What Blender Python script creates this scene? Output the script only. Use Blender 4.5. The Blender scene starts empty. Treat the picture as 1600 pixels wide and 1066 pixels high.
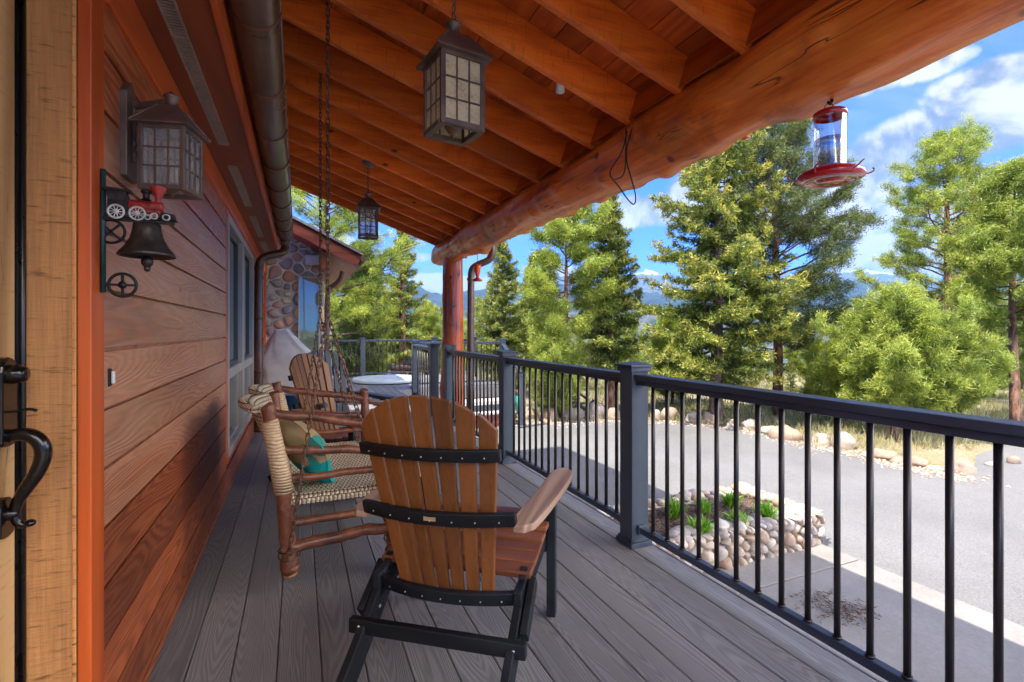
import bpy, bmesh, math, random
import numpy as np
from mathutils import Vector, Matrix, Quaternion
random.seed(7)
R = math.radians
S = bpy.context.scene
COL = S.collection

# ---------------------------------------------------------------- camera
YAW = 23.3
cam = bpy.data.cameras.new("camera")
camo = bpy.data.objects.new("camera", cam)
COL.objects.link(camo)
camo.location = (0, 0, 1.18)
camo.rotation_euler = (R(90), 0, R(-YAW))
cam.sensor_width = 36.0
cam.lens = 775 / 1600 * 36
cam.shift_y = -17 / 1600
cam.clip_start = 0.05
cam.clip_end = 60000
S.camera = camo

# ---------------------------------------------------------------- light
SUNV = Vector((-.53, -.10, 1.0)).normalized()        # towards the sun
SUN_EL = math.asin(SUNV.z)
SUN_AZ = math.atan2(SUNV.x, SUNV.y)
sun = bpy.data.lights.new("sun", 'SUN')
sun.energy = 2.0
sun.angle = R(0.5)
sun.color = (1.0, 0.93, 0.82)
suno = bpy.data.objects.new("sun", sun)
COL.objects.link(suno)
suno.rotation_euler = SUNV.to_track_quat('Z', 'Y').to_euler()
suno.location = (-20, -5, 40)

S.view_settings.view_transform = 'Standard'
S.view_settings.look = 'None'
S.view_settings.exposure = 2.5
S.view_settings.gamma = 1

class NT:
    """tiny helper for building node trees"""
    def __init__(s, tree):
        s.t = tree; s.n = tree.nodes; s.l = tree.links
    def new(s, typ, **kw):
        n = s.n.new(typ)
        for k, v in kw.items():
            setattr(n, k, v)
        return n
    def link(s, a, b):
        s.l.new(a, b)
    def put(s, inp, v):
        if hasattr(v, 'is_linked') or hasattr(v, 'links'):
            s.l.new(v, inp)
        else:
            if isinstance(v, (tuple, list)) and len(v) == 3 and inp.type == 'RGBA':
                v = (*v, 1)
            inp.default_value = v
    def math(s, op, a, b=None, c=None, clamp=False):
        n = s.new('ShaderNodeMath', operation=op); n.use_clamp = clamp
        s.put(n.inputs[0], a)
        if b is not None: s.put(n.inputs[1], b)
        if c is not None: s.put(n.inputs[2], c)
        return n.outputs[0]
    def vmath(s, op, a, b=None):
        n = s.new('ShaderNodeVectorMath', operation=op)
        s.put(n.inputs[0], a)
        if b is not None: s.put(n.inputs[1], b)
        return n.outputs[0]
    def mix(s, fac, a, b, blend='MIX'):
        n = s.new('ShaderNodeMix', data_type='RGBA', blend_type=blend)
        s.put(n.inputs[0], fac); s.put(n.inputs[6], a); s.put(n.inputs[7], b)
        return n.outputs[2]
    def ramp(s, fac, stops, interp='LINEAR'):
        n = s.new('ShaderNodeValToRGB')
        n.color_ramp.interpolation = interp
        e = n.color_ramp.elements
        while len(e) < len(stops): e.new(0.5)
        for el, (p, c) in zip(e, stops):
            el.position = p
            el.color = (*c, 1) if isinstance(c, (tuple, list)) else (c, c, c, 1)
        s.put(n.inputs[0], fac)
        return n.outputs[0]
    def noise(s, vec, scale, detail=4, rough=.5, dist=0.0, out=0):
        n = s.new('ShaderNodeTexNoise')
        if vec is not None: s.put(n.inputs['Vector'], vec)
        n.inputs['Scale'].default_value = scale
        n.inputs['Detail'].default_value = detail
        n.inputs['Roughness'].default_value = rough
        n.inputs['Distortion'].default_value = dist
        return n.outputs[out]
    def maprange(s, v, a, b, c=0, d=1, smooth=False):
        n = s.new('ShaderNodeMapRange')
        if smooth: n.interpolation_type = 'SMOOTHSTEP'
        s.put(n.inputs[0], v)
        for i, x in zip((1, 2, 3, 4), (a, b, c, d)): n.inputs[i].default_value = x
        return n.outputs[0]

# world: Nishita sky with a procedural cloud layer
W = bpy.data.worlds.new("World")
S.world = W
W.use_nodes = True
w = NT(W.node_tree)
w.n.clear()
sky = w.new('ShaderNodeTexSky', sky_type='NISHITA')
sky.sun_disc = False
sky.sun_elevation = SUN_EL
sky.sun_rotation = SUN_AZ
sky.altitude = 2600
sky.air_density = 1.0
sky.dust_density = 0.3
sky.ozone_density = 2.0
tc = w.new('ShaderNodeTexCoord')
sep = w.new('ShaderNodeSeparateXYZ'); w.link(tc.outputs['Generated'], sep.inputs[0])
zz = w.math('MAXIMUM', sep.outputs[2], 0.0)
den = w.math('ADD', zz, 0.16)
px_ = w.math('DIVIDE', sep.outputs[0], den)
py_ = w.math('DIVIDE', sep.outputs[1], den)
cb = w.new('ShaderNodeCombineXYZ'); w.link(px_, cb.inputs[0]); w.link(py_, cb.inputs[1])
warp = w.noise(cb.outputs[0], 1.1, 3, .5, out=1)
wv = w.vmath('ADD', cb.outputs[0], w.vmath('MULTIPLY', warp, (.55, .55, .3)))
n1 = w.noise(wv, 1.15, 9, .56, .1)
# thin streaky high cloud
st = w.vmath('MULTIPLY', wv, (.55, 2.2, 1))
n2 = w.noise(st, 1.3, 7, .6, .2)
# individual cumulus banks at chosen directions
def bank(u, v, ru, rv):
    l = (u - 800) / 775; h = (516 - v) / 775
    s_, c_ = math.sin(R(YAW)), math.cos(R(YAW))
    d = Vector((l * c_ + s_, c_ - l * s_, h)).normalized()
    az, el = math.atan2(d.x, d.y), math.asin(d.z)
    a = w.math('ARCTAN2', sep.outputs[0], sep.outputs[1])
    e = w.math('ARCSINE', sep.outputs[2])
    sc = d.y * 0 + 1
    da = w.math('DIVIDE', w.math('SUBTRACT', a, az), ru)
    de = w.math('DIVIDE', w.math('SUBTRACT', e, el), rv)
    r2 = w.math('ADD', w.math('MULTIPLY', da, da), w.math('MULTIPLY', de, de))
    return w.math('SUBTRACT', 1.0, r2, clamp=True)
def bankdeg(az, el, ra, re):
    az, el, ra, re = map(math.radians, (az, el, ra, re))
    a = w.math('ARCTAN2', sep.outputs[0], sep.outputs[1]); e = w.math('ARCSINE', sep.outputs[2])
    dd = w.math('ABSOLUTE', w.math('SUBTRACT', a, az)); dd = w.math('MINIMUM', dd, w.math('SUBTRACT', 2 * math.pi, dd))
    da = w.math('DIVIDE', dd, ra); de = w.math('DIVIDE', w.math('SUBTRACT', e, el), re)
    return w.math('SUBTRACT', 1.0, w.math('ADD', w.math('MULTIPLY', da, da), w.math('MULTIPLY', de, de)), clamp=True)
nd = w.noise(tc.outputs['Generated'], 7.0, 8, .6, .3)
nb = w.math('MULTIPLY', w.math('SUBTRACT', nd, .5), 2.4)
bk = None
for b in [(1480, 210, .17, .055), (1345, 262, .15, .06), (1300, 340, .17, .06), (1400, 395, .14, .05), (1380, 120, .12, .03), (1600, 120, .14, .04),
          (1330, 300, .12, .06), (1570, 330, .13, .09), (1000, 330, .13, .045), (700, 445, .18, .028), (880, 425, .12, .016), (1130, 300, .14, .06), (600, 400, .12, .02),
          (300, 380, .4, .08)]:
    m = bank(*b)
    bk = m if bk is None else w.math('MAXIMUM', bk, m)
for b in [(108, 28, 30, 22), (150, 22, 30, 18), (-170, 26, 30, 18), (95, 9, 22, 7), (130, 55, 30, 14)]:  # unseen cloud banks, added to brighten the porch shade
    bk = w.math('MAXIMUM', bk, bankdeg(*b))
fill_mask = None
for b in [(108, 28, 34, 26), (150, 22, 34, 22), (-170, 26, 34, 22), (95, 9, 22, 9), (130, 55, 34, 18)]:  # mask of the added out-of-view banks
    h_ = bankdeg(*b); fill_mask = h_ if fill_mask is None else w.math('MAXIMUM', fill_mask, h_)
bkn = w.math('ADD', w.math('MULTIPLY', bk, 1.35), nb)
cum = w.maprange(bkn, .38, .88, 0, 1, True)
cum = w.math('MULTIPLY', cum, w.maprange(bk, 0, .1, 0, 1, True))
c1 = w.maprange(n1, .50, .68, 0, .8, True)
c2 = w.maprange(n2, .46, .74, 0, .7, True)
thin = w.math('MAXIMUM', c1, c2)
# shading inside the clouds: grey-blue undersides
shade = w.noise(w.vmath('ADD', tc.outputs['Generated'], (0, 0, .035)), 7.0, 6, .55, .3)
lit = w.maprange(w.math('SUBTRACT', nd, shade), -.10, .07, 0, 1, True)
ccol = w.mix(lit, (.36, .46, .64), (1.30, 1.30, 1.34))
skyc = w.mix(1.0, sky.outputs[0], (.042, .19, .56), 'MULTIPLY')
t1 = w.mix(thin, skyc, (.50, .72, 1.02))
ccol = w.mix(w.maprange(fill_mask, 0, .4, 0, 1, True), ccol, w.mix(lit, (7.0, 6.9, 6.8), (15.0, 13.6, 11.8)))  # added banks boosted far above the visible clouds, as fill light
t2 = w.mix(cum, t1, ccol)
bg = w.new('ShaderNodeBackground'); bg.inputs[1].default_value = 0.15
w.link(t2, bg.inputs[0])
wo = w.new('ShaderNodeOutputWorld'); w.link(bg.outputs[0], wo.inputs[0])

# ---------------------------------------------------------------- materials
def mat_new(name):
    m = bpy.data.materials.new(name); m.use_nodes = True
    t = NT(m.node_tree); t.n.clear()
    out = t.new('ShaderNodeOutputMaterial')
    b = t.new('ShaderNodeBsdfPrincipled'); t.link(b.outputs[0], out.inputs[0])
    t.out = out; t.b = b
    return m, t
def setb(t, **kw):
    names = dict(color='Base Color', rough='Roughness', metal='Metallic', normal='Normal', spec='Specular IOR Level',
                 coat='Coat Weight', coatr='Coat Roughness', trans='Transmission Weight', ior='IOR', alpha='Alpha')
    for k, v in kw.items():
        t.put(t.b.inputs[names[k]], v)
def bump(t, h, strength=.3, dist=.01, normal=None):
    n = t.new('ShaderNodeBump'); n.inputs['Strength'].default_value = strength
    n.inputs['Distance'].default_value = dist
    t.link(h, n.inputs['Height'])
    if normal is not None: t.link(normal, n.inputs['Normal'])
    return n.outputs[0]
def objco(t):
    tcn = t.new('ShaderNodeTexCoord'); return tcn.outputs['Object']
def rnd(t):
    a = t.new('ShaderNodeAttribute'); a.attribute_name = 'rnd'; return a.outputs['Fac']

def wood(name, c_dark, c_mid, c_light, axis=1, rough=.45, freq=26, gscale=3.2, stretch=.12, bstr=.25, bdist=.004,
         var=.35, coat=0.0, grainmix=.55, knots=0.0, spec=.5, saw=0.0, recolor=None, mottle=0.0):
    """boards: contour-line (cathedral) grain stretched along axis, random shift per board from attribute rnd"""
    m, t = mat_new(name)
    r = rnd(t)
    cx = t.new('ShaderNodeCombineXYZ')
    for i in range(3): t.put(cx.inputs[i], t.math('MULTIPLY', r, (37.1, 71.7, 23.9)[i]))
    co = t.vmath('ADD', objco(t), cx.outputs[0])
    sc = [1, 1, 1]; sc[axis] = stretch
    cs = t.vmath('MULTIPLY', co, tuple(sc))
    big = t.noise(cs, gscale, 2, .4, .3)
    ring = t.math('SINE', t.math('MULTIPLY', big, freq * 6.0))
    ring = t.maprange(ring, -1, 1, 0, 1)
    fsc = [60, 60, 60]; fsc[axis] = 2.5
    fine = t.noise(t.vmath('MULTIPLY', co, tuple(fsc)), 1.6, 5, .65)
    mott = t.noise(cs, 1.7, 5, .6)
    g = t.math('ADD', t.math('MULTIPLY', ring, grainmix), t.math('MULTIPLY', fine, 1 - grainmix))
    col = t.ramp(g, [(.12, c_dark), (.5, c_mid), (.88, c_light)])
    v = t.math('ADD', t.math('MULTIPLY', r, var), t.math('MULTIPLY', t.maprange(mott, .3, .7, .05, .95), .42 + mottle))
    v = t.math('ADD', v, .80 - var * .5 - mottle * .5)
    col = t.mix(1.0, col, v, 'MULTIPLY')
    if recolor:
        col = recolor(t, col, co, r)
    if knots:
        ks = [5.5, 5.5, 5.5]; ks[axis] = 2.6
        vo = t.new('ShaderNodeTexVoronoi'); t.link(t.vmath('MULTIPLY', co, tuple(ks)), vo.inputs['Vector'])
        vo.inputs['Scale'].default_value = .8
        k = t.maprange(vo.outputs['Distance'], .03, .085, 1, 0, True)
        col = t.mix(t.math('MULTIPLY', k, knots), col, tuple(x * .12 for x in c_dark))
    h = t.math('ADD', t.math('MULTIPLY', ring, .5), t.math('MULTIPLY', fine, .5))
    if saw:
        ss = [11, 11, 11]; ss[axis] = 95
        sw = t.noise(t.vmath('MULTIPLY', co, tuple(ss)), 1.0, 4, .7)
        col = t.mix(t.math('MULTIPLY', t.maprange(sw, .54, .72, 0, 1, True), saw), col, tuple(x * .35 for x in c_dark))
        h = t.math('ADD', h, t.math('MULTIPLY', sw, saw))
    nrm = bump(t, h, bstr, bdist)
    ro = t.maprange(fine, .3, .7, rough - .07, rough + .12)
    setb(t, color=col, rough=ro, normal=nrm, coat=coat, coatr=.18, spec=spec)
    return m

def plain(name, color, rough=.5, metal=0.0, noise_amt=.25, nscale=30, bstr=.08, coat=0.0, dark=None, spec=.5):
    m, t = mat_new(name)
    co = objco(t)
    n = t.noise(co, nscale, 5, .6)
    n2_ = t.noise(co, nscale * .13, 4, .6)
    f = t.math('ADD', t.math('MULTIPLY', n, .5), t.math('MULTIPLY', n2_, .5))
    d = dark or tuple(c * (1 - noise_amt) for c in color)
    l = tuple(min(1, c * (1 + noise_amt)) for c in color)
    col = t.ramp(f, [(.35, d), (.65, l)])
    setb(t, color=col, rough=t.maprange(f, .3, .7, max(.02, rough - .08), rough + .1), metal=metal,
         normal=bump(t, n, bstr, .003), coat=coat, spec=spec)
    return m

M = {}
def siding_pale(t, col, co, r):
    # paler patches mixed over the board colour, strongest at eye height
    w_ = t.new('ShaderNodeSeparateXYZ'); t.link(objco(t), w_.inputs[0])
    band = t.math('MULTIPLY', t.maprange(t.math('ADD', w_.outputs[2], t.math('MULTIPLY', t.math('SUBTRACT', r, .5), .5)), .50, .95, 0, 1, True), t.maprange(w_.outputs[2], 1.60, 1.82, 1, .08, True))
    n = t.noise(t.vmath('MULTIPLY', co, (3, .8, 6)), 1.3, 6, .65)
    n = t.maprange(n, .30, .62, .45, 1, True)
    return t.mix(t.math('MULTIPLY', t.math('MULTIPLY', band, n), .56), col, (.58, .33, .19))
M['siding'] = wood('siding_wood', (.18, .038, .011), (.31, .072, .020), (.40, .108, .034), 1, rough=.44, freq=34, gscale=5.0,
                   bstr=.6, bdist=.004, var=.75, coat=.05, mottle=.35, recolor=siding_pale, knots=.5)
M['trim'] = wood('orange_trim_wood', (.36, .055, .008), (.56, .092, .012), (.66, .13, .018), 2, rough=.42, freq=6, var=.1, mottle=.35, bstr=.2, grainmix=.35)
M['trim_y'] = wood('orange_trim_wood_long', (.34, .055, .008), (.54, .090, .012), (.64, .12, .018), 1, rough=.42, freq=6, var=.1, mottle=.35, bstr=.2, grainmix=.35)
M['rafter'] = wood('stained_rafter_wood', (.42, .070, .008), (.78, .165, .016), (.92, .27, .035), 0, rough=.5, freq=11, gscale=3, var=.30,
                   bstr=.3, knots=.9, saw=.40, grainmix=.22, mottle=.35, stretch=.2)
M['ceiling'] = wood('stained_ceiling_boards', (.28, .05, .008), (.50, .105, .014), (.62, .16, .024), 1, rough=.5, freq=16, gscale=2.5, var=.5, bstr=.3, knots=.8, grainmix=.3, mottle=.3)
M['soffit'] = wood('soffit_plywood', (.15, .030, .008), (.25, .050, .012), (.33, .075, .020), 1, rough=.45, freq=5, var=.15, bstr=.15, grainmix=.35)
M['deck'] = wood('grey_composite_deck', (.118, .112, .116), (.186, .180, .187), (.236, .229, .236), 1, rough=.50, freq=52, gscale=6.5,
                 stretch=.075, bstr=.5, bdist=.003, var=.24, grainmix=.36, mottle=.15)
M['deck_x'] = M['deck']
M['chair'] = wood('brown_chair_slats', (.060, .020, .006), (.160, .054, .012), (.225, .080, .018), 2, rough=.45, freq=3, gscale=3, var=.30, bstr=.3, grainmix=.18, mottle=.45)
M['chair_seat'] = wood('brown_chair_seat_slats', (.11, .032, .013), (.19, .058, .022), (.24, .078, .030), 0, rough=.5, freq=5, var=.15, bstr=.2)
M['chair_arm'] = wood('weathered_chair_arm', (.20, .115, .075), (.34, .21, .145), (.44, .29, .21), 1, rough=.55, freq=20, gscale=4, var=.15, bstr=.5)
M['jamb'] = wood('rough_sawn_jamb', (.30, .125, .038), (.56, .26, .085), (.70, .37, .135), 2, rough=.65, freq=3, var=.15, bstr=.7, bdist=.006, saw=.85, grainmix=.2, mottle=.4)
def door_weather(t, col, co, r):
    n = t.noise(t.vmath('MULTIPLY', co, (22, 22, 2.2)), 1.2, 7, .72, .6)
    return t.mix(t.maprange(n, .60, .72, 0, .8, True), col, (.045, .028, .018))
M['door'] = wood('rustic_door_planks', (.28, .15, .055), (.55, .33, .135), (.68, .45, .20), 2, rough=.6, freq=5, var=.2, bstr=.5, knots=.8, saw=.3, recolor=door_weather)

def log_mat(name, cd, cm, cl, rough, axis, coat=.35, checks=.8, knot=.8, big=4.0):
    m, t = mat_new(name)
    co = objco(t)
    sc = [4, 4, 4]; sc[axis] = .8
    cs = t.vmath('MULTIPLY', co, tuple(sc))
    n = t.noise(cs, 1.6, 6, .6, .6)
    sc2 = [40, 40, 40]; sc2[axis] = 2
    f = t.noise(t.vmath('MULTIPLY', co, tuple(sc2)), 1.2, 5, .65)
    g = t.math('ADD', t.math('MULTIPLY', n, .6), t.math('MULTIPLY', f, .4))
    col = t.ramp(g, [(.34, cd), (.48, cm), (.66, cl)])
    # drying checks: thin dark cracks running along the log
    sc3 = [8, 8, 8]; sc3[axis] = .32
    cn = t.noise(t.vmath('MULTIPLY', co, tuple(sc3)), 1.5, 4, .5, .35)
    crack = t.maprange(t.math('ABSOLUTE', t.math('SUBTRACT', cn, .5)), 0, .013, 1, 0, True)
    gate = t.maprange(t.noise(co, 2.9, 2, .5), .49, .56, 0, 1, True)
    crack = t.math('MULTIPLY', t.math('MULTIPLY', crack, gate), checks)
    col = t.mix(crack, col, tuple(c * .1 for c in cd))
    vo = t.new('ShaderNodeTexVoronoi'); t.link(t.vmath('MULTIPLY', co, tuple(x * .35 for x in (big, big, big))), vo.inputs['Vector'])
    vo.inputs['Scale'].default_value = 3.4
    k = t.maprange(vo.outputs['Distance'], .06, .15, 1, 0, True)
    col = t.mix(t.math('MULTIPLY', k, knot), col, tuple(c * .15 for c in cd))
    col = t.mix(t.maprange(t.noise(co, 1.7, 6, .65, .8), .50, .66, 0, .55, True), col, tuple(c * .55 for c in cd))
    h = t.math('SUBTRACT', t.math('ADD', t.math('MULTIPLY', n, .6), t.math('MULTIPLY', f, .12)), t.math('MULTIPLY', crack, .8))
    setb(t, color=col, rough=t.maprange(f, .3, .7, rough - .05, rough + .1), normal=bump(t, h, .55, .02), coat=coat, coatr=.12)
    return m
M['log_y'] = log_mat('varnished_log', (.38, .065, .009), (.76, .175, .018), (.92, .33, .05), .38, 1, coat=.18)
M['log_z'] = log_mat('varnished_post_log', (.24, .040, .009), (.42, .080, .016), (.60, .14, .030), .3, 2, coat=.5)
M['hick'] = log_mat('hickory_bark_poles', (.065, .021, .010), (.17, .054, .024), (.30, .11, .05), .42, 1, coat=.15, checks=.3, knot=.5, big=9)
M['pole_end'] = plain('cut_log_end', (.40, .17, .06), .5)

def weave(name, axis_a, axis_b, c1=(.60, .47, .30), c2=(.78, .66, .47), scale=46):
    m, t = mat_new(name)
    co = objco(t); s = t.new('ShaderNodeSeparateXYZ'); t.link(co, s.inputs[0])
    wob = t.noise(co, 14, 3, .5)
    A = t.math('ADD', t.math('MULTIPLY', s.outputs[axis_a], scale), t.math('MULTIPLY', wob, .5))
    B = t.math('ADD', t.math('MULTIPLY', s.outputs[axis_b], scale), t.math('MULTIPLY', wob, .5))
    # herringbone / twill: strands on the diagonal, shifted by row
    fl = t.math('FLOOR', t.math('MULTIPLY', B, .5))
    sa = t.math('SINE', t.math('MULTIPLY', t.math('ADD', A, t.math('MULTIPLY', fl, .5)), math.pi * 1.0))
    sb = t.math('SINE', t.math('MULTIPLY', B, math.pi))
    ch = t.math('MULTIPLY', t.math('ABSOLUTE', sa), t.math('ABSOLUTE', sb))
    gap = t.maprange(ch, .04, .30, 0, 1, True)
    n = t.noise(co, 60, 5, .6)
    col = t.ramp(n, [(.3, c1), (.7, c2)])
    col = t.mix(gap, (.06, .035, .018), col)
    setb(t, color=col, rough=.6, normal=bump(t, ch, .9, .012))
    return m
M['weave_seat'] = weave('woven_rush_seat', 0, 1, scale=52)
M['weave_back'] = weave('woven_rush_back', 1, 2, scale=52)
def wrapm():
    m, t = mat_new('wrapped_rush')
    co = objco(t); s = t.new('ShaderNodeSeparateXYZ'); t.link(co, s.inputs[0])
    wob = t.noise(co, 9, 3, .5)
    a = t.math('ABSOLUTE', t.math('SINE', t.math('ADD', t.math('MULTIPLY', s.outputs[2], 210), t.math('MULTIPLY', wob, 9))))
    n = t.noise(co, 50, 4, .6)
    col = t.mix(t.maprange(a, .03, .35, 0, 1, True), (.22, .12, .05), t.ramp(n, [(.3, (.50, .34, .18)), (.7, (.66, .50, .31))]))
    setb(t, color=col, rough=.55, normal=bump(t, a, .6, .006))
    return m
M['wrap'] = wrapm()

M['rail'] = wood('dark_slate_composite_rail', (.020, .028, .044), (.034, .047, .072), (.055, .072, .105), 1, rough=.42, freq=10, bstr=.35, var=.05, spec=.6)
M['post'] = plain('slate_post_sleeve', (.050, .066, .088), .5, noise_amt=.12, nscale=60)
M['bal'] = plain('bronze_black_baluster', (.028, .023, .020), .35, metal=.3, noise_amt=.1, spec=.6)
M['blackpoly'] = wood('black_poly_lumber', (.004, .005, .007), (.007, .009, .012), (.012, .015, .020), 0, rough=.48, freq=6, bstr=.2, var=.05, spec=.3)
M['steel'] = plain('steel_screw', (.6, .6, .6), .3, metal=1)
M['brass'] = plain('brass_plate', (.5, .42, .25), .4, metal=.8)
M['bronze'] = plain('bronze_gutter', (.15, .095, .072), .30, metal=.5, noise_amt=.25, nscale=8, spec=.6)
M['bracket'] = plain('copper_gutter_bracket', (.16, .07, .045), .4, metal=.6)
M['vent'] = plain('vent_mesh', (.34, .28, .25), .5, metal=.2)
M['copper'] = plain('aged_copper_lantern', (.155, .108, .088), .45, metal=.45, noise_amt=.45, nscale=18, bstr=.25)
M['iron'] = plain('black_cast_iron', (.016, .015, .015), .42, metal=.6, noise_amt=.5, nscale=50, bstr=.3)
M['verdi'] = plain('green_black_iron', (.015, .05, .055), .5, metal=.3, noise_amt=.7, nscale=25, bstr=.4)
M['bell'] = plain('aged_bell_iron', (.045, .038, .034), .36, metal=.6, noise_amt=.7, nscale=60, bstr=.35)
M['redpaint'] = plain('worn_red_paint', (.34, .018, .014), .4, noise_amt=.6, dark=(.05, .01, .01), nscale=70, bstr=.3)
M['whitepaint'] = plain('worn_white_paint', (.46, .46, .44), .5, noise_amt=.4, nscale=80)
M['chain'] = plain('rusty_chain', (.17, .10, .065), .42, metal=.75, noise_amt=.6, nscale=50)
M['hardware'] = plain('oil_rubbed_bronze', (.010, .008, .008), .22, metal=.5, noise_amt=.3, nscale=20, bstr=.02, coat=.3)
M['bulbplastic'] = plain('candle_sleeve', (.75, .72, .62), .5)
M['aluwhite'] = plain('putty_window_frame', (.36, .34, .31), .45, noise_amt=.08)
M['aludark'] = plain('dark_window_sash', (.05, .055, .05), .4, noise_amt=.1)
M['cover'] = plain('taupe_grill_cover', (.60, .58, .55), .7, noise_amt=.12, nscale=12, bstr=.2)
M['lid'] = plain('pale_spa_lid', (.55, .62, .66), .45, noise_amt=.06)
M['rubber'] = plain('black_weatherstrip', (.006, .006, .006), .3)
M['lightgrey'] = plain('light_grey_plastic', (.6, .6, .58), .5, noise_amt=.05)
M['blueplastic'] = plain('blue_plastic', (.05, .14, .30), .4)
M['teal'] = plain('teal_tarp', (.02, .42, .34), .5, noise_amt=.2, nscale=5)
M['redskirt'] = wood('red_brown_skirt', (.13, .025, .012), (.24, .05, .025), (.30, .07, .035), 0, rough=.5, freq=6)
M['palefascia'] = plain('pale_fascia', (.62, .60, .56), .5, noise_amt=.06)
M['roofmetal'] = plain('roof_flashing', (.28, .31, .36), .3, metal=.7)
M['shingle'] = plain('brown_shingles', (.09, .06, .05), .85, nscale=14, noise_amt=.4)
M['rustfascia'] = wood('red_brown_fascia', (.16, .028, .014), (.27, .055, .028), (.34, .08, .04), 0, rough=.45, freq=6, var=.1)
M['cable'] = plain('black_cable', (.02, .018, .016), .5)

def glass_pane(name, tint=(.02, .03, .025), refl=.35):
    m, t = mat_new(name)
    gl = t.new('ShaderNodeBsdfGlossy'); gl.inputs['Roughness'].default_value = .012
    gl.inputs['Color'].default_value = (.95, .98, .97, 1)
    df = t.new('ShaderNodeBsdfDiffuse'); df.inputs['Color'].default_value = (*tint, 1)
    fr = t.new('ShaderNodeFresnel'); fr.inputs['IOR'].default_value = 1.6
    mx = t.new('ShaderNodeMixShader')
    t.link(t.math('ADD', t.math('MULTIPLY', fr.outputs[0], 1.0), refl, clamp=True), mx.inputs[0])
    wn = bump(t, t.noise(objco(t), 1.6, 2, .5), .04, .02)
    t.link(wn, gl.inputs['Normal'])
    t.link(df.outputs[0], mx.inputs[1]); t.link(gl.outputs[0], mx.inputs[2]); t.link(mx.outputs[0], t.out.inputs[0])
    return m
M['pane'] = glass_pane('window_glass', refl=.28)
M['pane_wing'] = glass_pane('wing_window_glass', (.17, .20, .14), refl=.06)
def seedy(name, col, alpha):
    """seeded lantern glass"""
    m, t = mat_new(name)
    co = objco(t)
    n = t.noise(co, 120, 4, .7)
    blot = t.noise(co, 26, 4, .6)
    f = t.math('ADD', t.math('MULTIPLY', n, .5), t.math('MULTIPLY', blot, .5))
    c = t.ramp(f, [(.38, tuple(x * .6 for x in col)), (.5, col), (.7, tuple(min(1, x * 1.25) for x in col))])
    a = t.maprange(f, .35, .65, alpha + .15, alpha - .05)
    tr = t.new('ShaderNodeBsdfTransparent')
    tl = t.new('ShaderNodeBsdfTranslucent'); t.link(c, tl.inputs[0])
    setb(t, color=c, rough=.25, normal=bump(t, n, .5, .003))
    m1 = t.new('ShaderNodeMixShader'); m1.inputs[0].default_value = .5
    t.link(t.b.outputs[0], m1.inputs[1]); t.link(tl.outputs[0], m1.inputs[2])
    m2 = t.new('ShaderNodeMixShader'); t.link(a, m2.inputs[0])
    t.link(tr.outputs[0], m2.inputs[1]); t.link(m1.outputs[0], m2.inputs[2]); t.link(m2.outputs[0], t.out.inputs[0])
    return m
M['seedy_amber'] = seedy('seeded_amber_glass', (.88, .80, .58), .80)
M['seedy_clear'] = seedy('seeded_clear_glass', (.70, .72, .72), .26)
def clearm(name, col, alpha, rough=.05):
    m, t = mat_new(name)
    tr = t.new('ShaderNodeBsdfTransparent'); tr.inputs[0].default_value = (*col, 1)
    gl = t.new('ShaderNodeBsdfGlossy'); gl.inputs['Roughness'].default_value = rough
    lw = t.new('ShaderNodeLayerWeight'); lw.inputs[0].default_value = .35
    mx = t.new('ShaderNodeMixShader')
    t.link(t.maprange(lw.outputs['Facing'], 0, 1, alpha, .75), mx.inputs[0])
    t.link(tr.outputs[0], mx.inputs[1]); t.link(gl.outputs[0], mx.inputs[2]); t.link(mx.outputs[0], t.out.inputs[0])
    return m
M['tube'] = clearm('clear_plastic_tube', (.86, .89, .93), .10)
M['nectar'] = clearm('clear_nectar', (.70, .80, .90), .30)
M['redplastic'] = plain('glossy_red_plastic', (.42, .004, .012), .15, noise_amt=.05, coat=.8, bstr=0)
M['orangeglass'] = plain('orange_red_glass', (.75, .09, .01), .15, noise_amt=.1, coat=.5, bstr=0)

def stone_mat(name, stops, bs=.5):
    m, t = mat_new(name)
    r = rnd(t); co = objco(t)
    col = t.ramp(r, stops, 'CONSTANT')
    n = t.noise(co, 22, 7, .65); n2_ = t.noise(co, 5, 4, .6)
    v = t.math('ADD', t.math('MULTIPLY', n, .7), t.math('ADD', t.math('MULTIPLY', n2_, .5), .42))
    col = t.mix(1.0, col, v, 'MULTIPLY')
    setb(t, color=col, rough=.75, normal=bump(t, n, bs, .01))
    return m
M['fieldstone'] = stone_mat('rounded_wall_stones', [(0, (.42, .23, .15)), (.14, (.27, .24, .23)), (.28, (.58, .42, .28)), (.42, (.34, .24, .21)),
                                                    (.56, (.38, .32, .29)), (.7, (.19, .18, .18)), (.82, (.52, .31, .19)), (.92, (.30, .23, .23))])
M['planterstone'] = stone_mat('pale_river_stones', [(0, (.42, .33, .25)), (.15, (.38, .34, .29)), (.3, (.50, .42, .33)), (.45, (.34, .30, .27)),
                                                    (.6, (.46, .38, .31)), (.72, (.40, .29, .21)), (.85, (.52, .48, .42)), (.94, (.34, .27, .22))])
M['boulder'] = stone_mat('sandy_boulders', [(0, (.36, .26, .18)), (.3, (.42, .35, .27)), (.5, (.31, .23, .17)), (.7, (.44, .41, .36)), (.9, (.26, .22, .19))])
M['mortar'] = plain('grey_mortar', (.62, .57, .51), .9, nscale=40, bstr=.3)
M['darkrock'] = plain('dark_rock', (.05, .045, .05), .8, nscale=10, noise_amt=.6, bstr=.4)

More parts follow.
